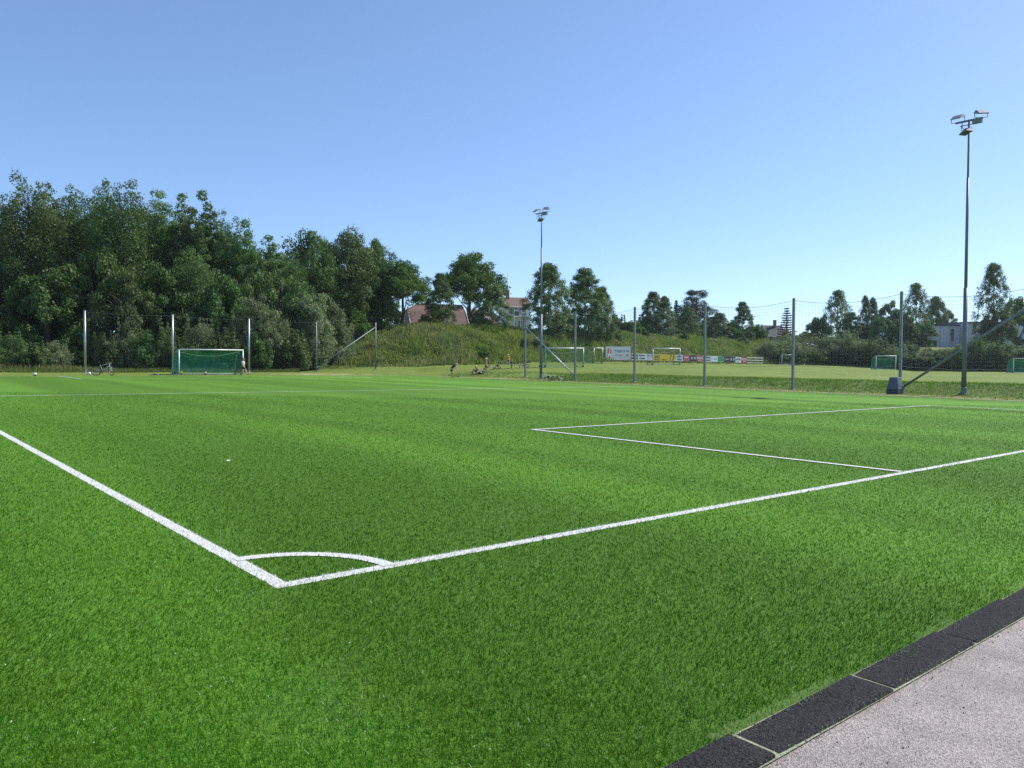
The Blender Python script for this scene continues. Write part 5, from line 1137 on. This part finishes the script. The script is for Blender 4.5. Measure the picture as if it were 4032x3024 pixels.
def tiles(name, rgb):
    m, nt, b = new_mat(name); tc = N(nt, 'ShaderNodeTexCoord'); wv = N(nt, 'ShaderNodeTexWave'); wv.inputs['Scale'].default_value = .85; wv.bands_direction = 'Z'; wv.wave_profile = 'SAW'; w2 = N(nt, 'ShaderNodeTexWave'); w2.inputs['Scale'].default_value = 1.1; w2.bands_direction = 'X'
    nz = N(nt, 'ShaderNodeTexNoise'); nz.inputs['Scale'].default_value = 2.5
    for n in (wv, w2, nz): nt.links.new(tc.outputs['Object'], n.inputs['Vector'])
    ad = N(nt, 'ShaderNodeMath', operation='MULTIPLY'); nt.links.new(wv.outputs['Fac'], ad.inputs[0]); nt.links.new(w2.outputs['Fac'], ad.inputs[1])
    a2 = N(nt, 'ShaderNodeMath', operation='ADD'); nt.links.new(ad.outputs[0], a2.inputs[0]); nt.links.new(nz.outputs['Fac'], a2.inputs[1])
    r = N(nt, 'ShaderNodeMapRange'); r.inputs['From Max'].default_value = 1.6; r.inputs['To Min'].default_value = .6; r.inputs['To Max'].default_value = 1.35; nt.links.new(a2.outputs[0], r.inputs['Value']); sc = N(nt, 'ShaderNodeVectorMath', operation='SCALE'); sc.inputs[0].default_value = rgb; nt.links.new(r.outputs[0], sc.inputs['Scale']); nt.links.new(sc.outputs[0], b.inputs['Base Color'])
    bp = N(nt, 'ShaderNodeBump'); bp.inputs['Strength'].default_value = .8; bp.inputs['Distance'].default_value = .05; nt.links.new(wv.outputs['Fac'], bp.inputs['Height']); nt.links.new(bp.outputs[0], b.inputs['Normal']); b.inputs['Roughness'].default_value = .75
    return m
M['cream'] = clad('cream_boarding', (.52, .50, .43)); M['white_board'] = clad('white_boarding', (.66, .66, .64)); M['tile_red'] = tiles('brown_red_tiles', (.178, .105, .083)); M['tile_dark'] = tiles('dark_tiles', (.06, .06, .065)); M['brick'] = plain('chimney_brick', (.33, .13, .08), .85, 0, .25, 12)
m_, nt_, b_ = new_mat('window_glass'); b_.inputs['Base Color'].default_value = (.03, .04, .05, 1); b_.inputs['Roughness'].default_value = .06; M['glass'] = m_
def solid(o, th):
    s_ = o.modifiers.new('thickness', 'SOLIDIFY'); s_.thickness = th; s_.offset = -1; return o
def window(parent, c, w, h, ax='x', frame='white', bars=1):
    """c = centre on the wall face; ax = wall direction"""
    X = Vector((1, 0, 0)) if ax == 'x' else Vector((0, 1, 0)); n = Vector((0, -1, 0)) if ax == 'x' else Vector((-1, 0, 0)); c = Vector(c); sz = lambda a, b, d: (a, d, b) if ax == 'x' else (d, a, b)
    o = MB().box(c + n * .015, sz(w, h, .05)).build('window', M['glass'], parent)
    f = MB()
    for s in (-1, 1): f.box(c + X * s * (w / 2 + .04) + n * .035, sz(.08, h + .16, .07)); f.box(c + Vector((0, 0, s * (h / 2 + .04))) + n * .033, sz(w, .08, .064))
    for k in range(bars): f.box(c + X * (w * ((k + 1) / (bars + 1) - .5)) + n * .045, sz(.05, h, .03))
    f.build('frame', M[frame], o); MB().box(c + n * .07 - Vector((0, 0, h / 2 + .10)), sz(w + .2, .04, .12)).build('sill', M[frame], o)
    return o
# garage with half-hipped gambrel roof
def garage():
    Y0 = 106.0; X0 = (1626 - CX) / F * Y0; rz = .42; L_ = 7.6; D_ = 5.2; z0 = hz(X0 + 2, Y0 + 3) - .6
    t = thing('garage', 'cream garage with brown-red tiled half-hipped roof behind the berm', 'building', (X0, Y0, z0), rz)
    ze, zk, zr = 6.4 - z0, 8.3 - z0, 9.3 - z0; h = D_ / 2; k = h * .52
    w = MB(); y0, y1 = 0, D_
    P = [(0, 0, 0), (L_, 0, 0), (L_, D_, 0), (0, D_, 0), (0, 0, ze), (L_, 0, ze), (L_, D_, ze), (0, D_, ze), (0, h - k, zk - .12), (0, h + k, zk - .12), (L_, h - k, zk - .12), (L_, h, zr - .14), (L_, h + k, zk - .12)]
    w.add(P, [(0, 1, 5, 4), (2, 3, 7, 6), (0, 4, 8, 9, 7, 3), (1, 2, 6, 12, 11, 10, 5)]); w.build('wall', M['cream'], t)
    o = .35; r = MB(); V_ = [(-o, -.45, ze - .25), (L_ + o, -.45, ze - .25), (-o, h - k, zk), (L_ + o, h - k, zk), (1.3, h, zr), (L_ + o, h, zr), (-o, h + k, zk), (L_ + o, h + k, zk), (-o, D_ + .45, ze - .25), (L_ + o, D_ + .45, ze - .25)]
    r.add(V_, [(0, 1, 3, 2), (2, 3, 5, 4), (4, 5, 7, 6), (6, 7, 9, 8), (2, 4, 6)]); ro = solid(r.build('roof', M['tile_red'], t), .12)
    for pts in ([V_[0], V_[2]], [V_[6], V_[8]], [V_[1], V_[3], V_[5], V_[7], V_[9]]):
        vb = MB(); sx = -.06 if pts[0][0] < 0 else .06
        for a, b in zip(pts, pts[1:]): vb.bar(Vector(a) + Vector((sx, 0, -.02)), Vector(b) + Vector((sx, 0, -.02)), .05, .22)
        vb.build('barge_board', M['white'], ro)
    MB().tube([V_[4], V_[5]], .09, 6).build('ridge_tile', M['tile_red'], ro); MB().tube([V_[2], V_[4]], .07, 6).build('hip_tile', M['tile_red'], ro)
    MB().tube([(-o, -.5, ze - .3), (L_ + o, -.5, ze - .3)], .06, 6).build('gutter', M['white'], ro)
    window(t, (L_ * .55, 0, ze * .55), 1.1, 1.1); MB().box((0 - .03, h, 1.1), (.06, 2.6, 2.2)).build('garage_door', M['white'], t)
garage()
def gable_house(name, label, X, Y, rz, L_, D_, wall, zeave, zridge, wmat, rmat, wins=(), side=(), chim=None, drop=.6):
    z0 = hz(X, Y) - drop; t = thing(name, label, 'house', (X, Y, z0), rz); ze, zr = zeave - z0, zridge - z0
    w = MB().add([(0, 0, 0), (L_, 0, 0), (L_, D_, 0), (0, D_, 0), (0, 0, ze), (L_, 0, ze), (L_, D_, ze), (0, D_, ze), (0, D_ / 2, zr - .15), (L_, D_ / 2, zr - .15)], [(0, 1, 5, 4), (2, 3, 7, 6), (0, 4, 8, 7, 3), (1, 2, 6, 9, 5)]); w.build('wall', M[wmat], t)
    sl = (zr - ze) / (D_ / 2); e = .5; r = MB().add([(-.4, -e, ze - sl * e), (L_ + .4, -e, ze - sl * e), (-.4, D_ / 2, zr), (L_ + .4, D_ / 2, zr), (-.4, D_ + e, ze - sl * e), (L_ + .4, D_ + e, ze - sl * e)], [(0, 1, 3, 2), (2, 3, 5, 4)])
    ro = solid(r.build('roof', M[rmat], t), .12)
    for x in (-.45, L_ + .45):
        for a, b in (((x, -e, ze - sl * e - .03), (x, D_ / 2, zr - .03)), ((x, D_ / 2, zr - .03), (x, D_ + e, ze - sl * e - .03))): MB().bar(a, b, .06, .2).build('barge_board', M['white'], ro)
    MB().tube([(-.4, -e - .05, ze - sl * e), (L_ + .4, -e - .05, ze - sl * e)], .06, 6).build('gutter', M['white'], ro)
    if chim is not None:
        c = MB().box((chim, D_ * .42, zr + .25), (.6, .6, 1.9)); c.build('chimney', M['brick'], ro); MB().box((chim, D_ * .42, zr + 1.24), (.74, .74, .09)).build('chimney_cap', M['brick'], ro)
    for (x, z, w_, h_) in wins: window(t, (x, 0, z - z0), w_, h_, 'x')
    for (y, z, w_, h_) in side: window(t, (0, y, z - z0), w_, h_, 'y')
    return t, z0
gable_house('cream_house', 'cream house with brown roof half hidden behind the big oak', (1945 - CX) / F * 130, 130, 1.42, 8.0, 6.6, 0, 7.6, 10.2, 'cream', 'tile_red', [], [(1.6, 7.0, 1.0, 1.2), (3.3, 8.6, .9, 1.1), (5.0, 7.0, 1.0, 1.2)])
HY = 150.0; HX = (2003 - CX) / F * HY
t, z0 = gable_house('white_house', 'white two-storey house with red-brown roof, brick chimney and balcony', HX, HY, .28, 4.3, 7.5, 0, 12.0, 13.9, 'white_board', 'tile_red', [(.75, 11.0, .55, 1.3), (1.45, 11.0, .5, 1.3), (2.1, 11.0, .5, 1.3), (2.8, 11.0, .5, 1.3), (1.2, 8.5, .55, 1.35), (2.0, 8.5, .5, 1.35), (2.7, 8.5, .5, 1.35)], [(2.0, 11.0, .9, 1.2)], .6, 1.0)
o = MB().box((2.2, -.75, 9.9 - z0), (3.4, 1.5, .18)).build('balcony', M['white'], t)
for k in range(4): MB().box((.62 + 1.05 * k, -1.46, 10.45 - z0), (.08, .08, 1.0)).build('balcony_post', M['white'], o)
for k in range(3): MB().box((1.145 + 1.05 * k, -1.46, 10.42 - z0), (.94, .03, .72)).build('balcony_panel', M['white'] if k else M['glass'], o)
MB().box((2.2, -1.46, 10.97 - z0), (3.3, .1, .06)).build('handrail', M['white'], o)
for k in range(2): MB().box((.75 + 2.8 * k, -1.35, (9.8 + 6.8) / 2 - z0), (.14, .14, 3.0)).build('porch_column', M['white'], o)
gable_house('small_white_house', 'small white gabled house peeping out above the big white board', (2436 - CX) / F * 165, 165, 1.1, 5.5, 5.0, 0, 8.2, 10.2, 'white_board', 'tile_dark', [(2.6, 7.4, .8, 1.0)], [(2.5, 7.6, .8, 1.0)])
gable_house('dark_house', 'house with dark roof and chimney above the willow shrubs', (3003 - CX) / F * 190, 190, .1, 5.5, 6.0, 0, 8.0, 10.4, 'cream', 'tile_dark', [(1.6, 7.0, 1.0, 1.1)], [], 4.0)
# wooden utility pole
q = plane_pt((2958 - CX) / F * 172, 172); t = thing('utility_pole', 'dark wooden utility pole right of the pointed birch', 'pole', q); hp = at(2958, 1238, 172).z - q.z
MB().tube([(0, 0, -.2), (0, 0, hp)], [.22, .16], 9).build('pole', M['wood_dark'], t); MB().box((0, 0, hp - .5), (1.4, .12, .12)).build('crossarm', M['wood_dark'], t)
for k in (-.6, 0, .6): MB().lathe([(.05, 0), (.07, .08), (.04, .18)], 8, (k, 0, hp - .44)).build('insulator', M['white'], t)

# ------------------------------------------------------------------ parked cars behind the berm
M['car_silver'] = plain('silver_car_paint', (.40, .41, .42), .3, .4, .05, 3); M['car_white'] = plain('white_car_paint', (.72, .72, .70), .3, 0, .05, 3)
def car(px, Y, rz, paint, label, van=False):
    X = (px - CX) / F * Y; t = thing('parked_car', label, 'car', (X, Y, hz(X, Y) - .02), rz, 'cars parked behind the berm')
    H_ = 1.62 if van else 1.5; L_ = 4.5
    body = [(-2.2, .35), (-2.25, .75), (-2.1, .95), (2.05, .92), (2.25, .72), (2.2, .35)]; cab = [(-2.08, .95), (-1.85, H_), (.55, H_), (1.25, .94)] if van else [(-2.0, .95), (-1.3, H_), (.35, H_), (1.15, .94)]
    def ext(pr, w0, w1, nm_, mt, z1):
        n = len(pr); vv = []
        for s in (-1, 1):
            for x, z in pr: vv.append((x, s * (w0 if z < z1 else w1), z))
        return MB().add(vv, [tuple(range(n - 1, -1, -1)), tuple(range(n, 2 * n))] + [(i, (i + 1) % n, n + (i + 1) % n, n + i) for i in range(n)]).build(nm_, mt, t)
    ext(body, .88, .88, 'body', M[paint], 9); ext(cab, .86, .68, 'cabin', M[paint], 1.2)
    for s in (-1, 1):
        for a, b in ((-1.75, -.85), (-.75, .05), (.15, .85)):
            zt = H_ - .12; q = lambda x, z: (x, s * (.865 - (.86 - .68) * (z - .95) / (H_ - .95) + .004), z)
            xb = min(b, .72) if b > .5 else b; MB().add([q(a, 1.0), q(b, 1.0), q(xb - (.22 if b > .5 else 0), zt), q(a + (.15 if a < -1.5 else 0), zt)], [(0, 1, 2, 3) if s < 0 else (3, 2, 1, 0)]).build('side_window', M['glass'], t)
    MB().add([(cab[2][0] + .06, -.62, H_ - .06), (cab[2][0] + .06, .62, H_ - .06), (cab[3][0] + .02, .78, .98), (cab[3][0] + .02, -.78, .98)], [(0, 1, 2, 3)]).build('windscreen', M['glass'], t)
    for x in (-1.35, 1.35):
        for y in (-.80, .80):
            w = MB().torus((x, y, .32), .24, .085, (0, 1, 0), 20, 8).build('wheel', M['black'], t, True); MB().lathe([(.02, -.06), (.17, -.05), (.17, .05), (.02, .06)], 12).build('rim', M['alu_dull'], w).matrix_local = Matrix.Translation((x, y, .32)) @ Matrix.Rotation(math.pi / 2, 4, 'X')
    for y in (-.62, .62): MB().box((2.22, y, .70), (.06, .32, .14)).build('headlight', M['white'], t); MB().box((-2.22, y, .78), (.05, .24, .16)).build('tail_light', M['red_cloth'], t)
car(1500, 110, .15, 'car_silver', 'silver van parked behind the left end of the berm', True)
car(1592, 113, .3, 'car_white', 'white car parked beside the garage behind the berm')

# ------------------------------------------------------------------ grey flat-roofed building on the right
BY = 172.0; bx = lambda x: (x - CX) / F * BY
M['panel_grey'] = plain('pale_grey_panels', (.60, .61, .67), .7, 0, .06, .6); M['trim_dark'] = plain('dark_roof_edge', (.06, .065, .08), .6, 0, .1, 3); M['door_green'] = plain('green_door', (.05, .24, .18), .6, 0, .08, 3)
z0 = hz(bx(3700), BY) - 1.0; t = thing('flat_roofed_building', 'long pale grey flat-roofed building beyond the hedge on the right', 'building', (bx(3585), BY, z0)); W1 = bx(3775) - bx(3585); W2 = bx(4300) - bx(3775)
zt1 = at(3690, 1283, BY).z - z0; zt2 = at(3900, 1273, BY - 1.5).z - z0
MB().box((W1 / 2, 8, zt1 / 2), (W1, 16, zt1)).build('wall', M['panel_grey'], t); MB().box((W1 + W2 / 2 + .02, 7, zt2 / 2), (W2, 17, zt2)).build('wall', M['panel_grey'], t)
MB().box((W1 / 2 - .1, 8, zt1 + .14), (W1 + .3, 16.3, .28)).build('roof_edge', M['trim_dark'], t); MB().box((W1 + W2 / 2 + .1, 7, zt2 + .16), (W2 + .3, 17.4, .32)).build('roof_edge', M['trim_dark'], t)
for k in range(1, 5): MB().box((W1 * k / 5, -.012, zt1 / 2), (.05, .02, zt1 - .02)).build('panel_joint', M['trim_dark'], t)
for k in range(1, 11): MB().box((W1 + W2 * k / 11, -1.512, zt2 / 2), (.05, .02, zt2 - .02)).build('panel_joint', M['trim_dark'], t)
dz0 = at(3655, 1368, BY).z - z0; x_ = lambda p: bx(p) - bx(3585)
MB().box((x_(3656), -.03, dz0 + .72), (x_(3686) - x_(3627), .10, 1.42)).build('entrance', M['trim_dark'], t); MB().box((x_(3658), -.10, dz0 + .68), (1.4, .06, 1.34)).build('door', M['door_green'], t); MB().box((x_(3656), -.45, dz0 + 1.58), (3.8, .9, .14)).build('canopy', M['panel_grey'], t)
MB().box((x_(3747), -.03, dz0 + 2.7), (.7, .08, 2.6)).build('window', M['glass'], t); MB().box((x_(3985), -1.55, dz0 + 1.9), (2.0, .08, .8)).build('window', M['glass'], t); MB().box((x_(3955), -1.55, dz0 + 1.9), (1.2, .08, .8)).build('window', M['glass'], t)
MB().lathe([(.10, 0), (.16, .06), (.04, .16)], 10, (x_(3656), -.2, dz0 + 3.0)).build('wall_lamp', M['white'], t)
# blue container
CY_ = 158.0; X = (3556 - CX) / F * CY_; zc_ = at(3590, 1358, CY_).z; z0 = hz(X, CY_) - .2; t = thing('container', 'blue steel container behind the hedge', 'container', (X, CY_, z0), -.25); M['blue_steel'] = plain('blue_steel', (.05, .13, .27), .5, .1, .15, 2); M['pale_blue_steel'] = plain('pale_blue_steel', (.28, .42, .55), .5, .1, .1, 2)
hh = zc_ - z0; MB().box((1.3, 1.0, hh / 2), (2.5, 2.0, hh)).build('body', M['blue_steel'], t); MB().box((2.58, 1.0, hh / 2), (.05, 1.9, hh - .1)).build('end_door', M['pale_blue_steel'], t)
for k in range(8): MB().box((.25 + .3 * k, -.02, hh / 2), (.09, .05, hh - .25)).build('rib', M['blue_steel'], t)
MB().box((1.3, 1.0, hh + .04), (2.6, 2.1, .07)).build('roof_rim', M['pale_blue_steel'], t)

# ------------------------------------------------------------------ thin summer haze
HZ = 0.00014
hb = MB().box((60, 140, 12.5), (520, 420, 33)).mesh('haze'); hm_ = bpy.data.materials.new('haze'); hm_.use_nodes = True; hn = hm_.node_tree.nodes
hn.remove(hn['Principled BSDF']); pv = hn.new('ShaderNodeVolumePrincipled'); pv.inputs['Density'].default_value = HZ; pv.inputs['Color'].default_value = (.86, .92, 1, 1); pv.inputs['Anisotropy'].default_value = .3
hm_.node_tree.links.new(pv.outputs[0], hn['Material Output'].inputs['Volume'])
tag(link('haze', hb, hm_), 'thin summer haze over the whole place', kind='stuff')
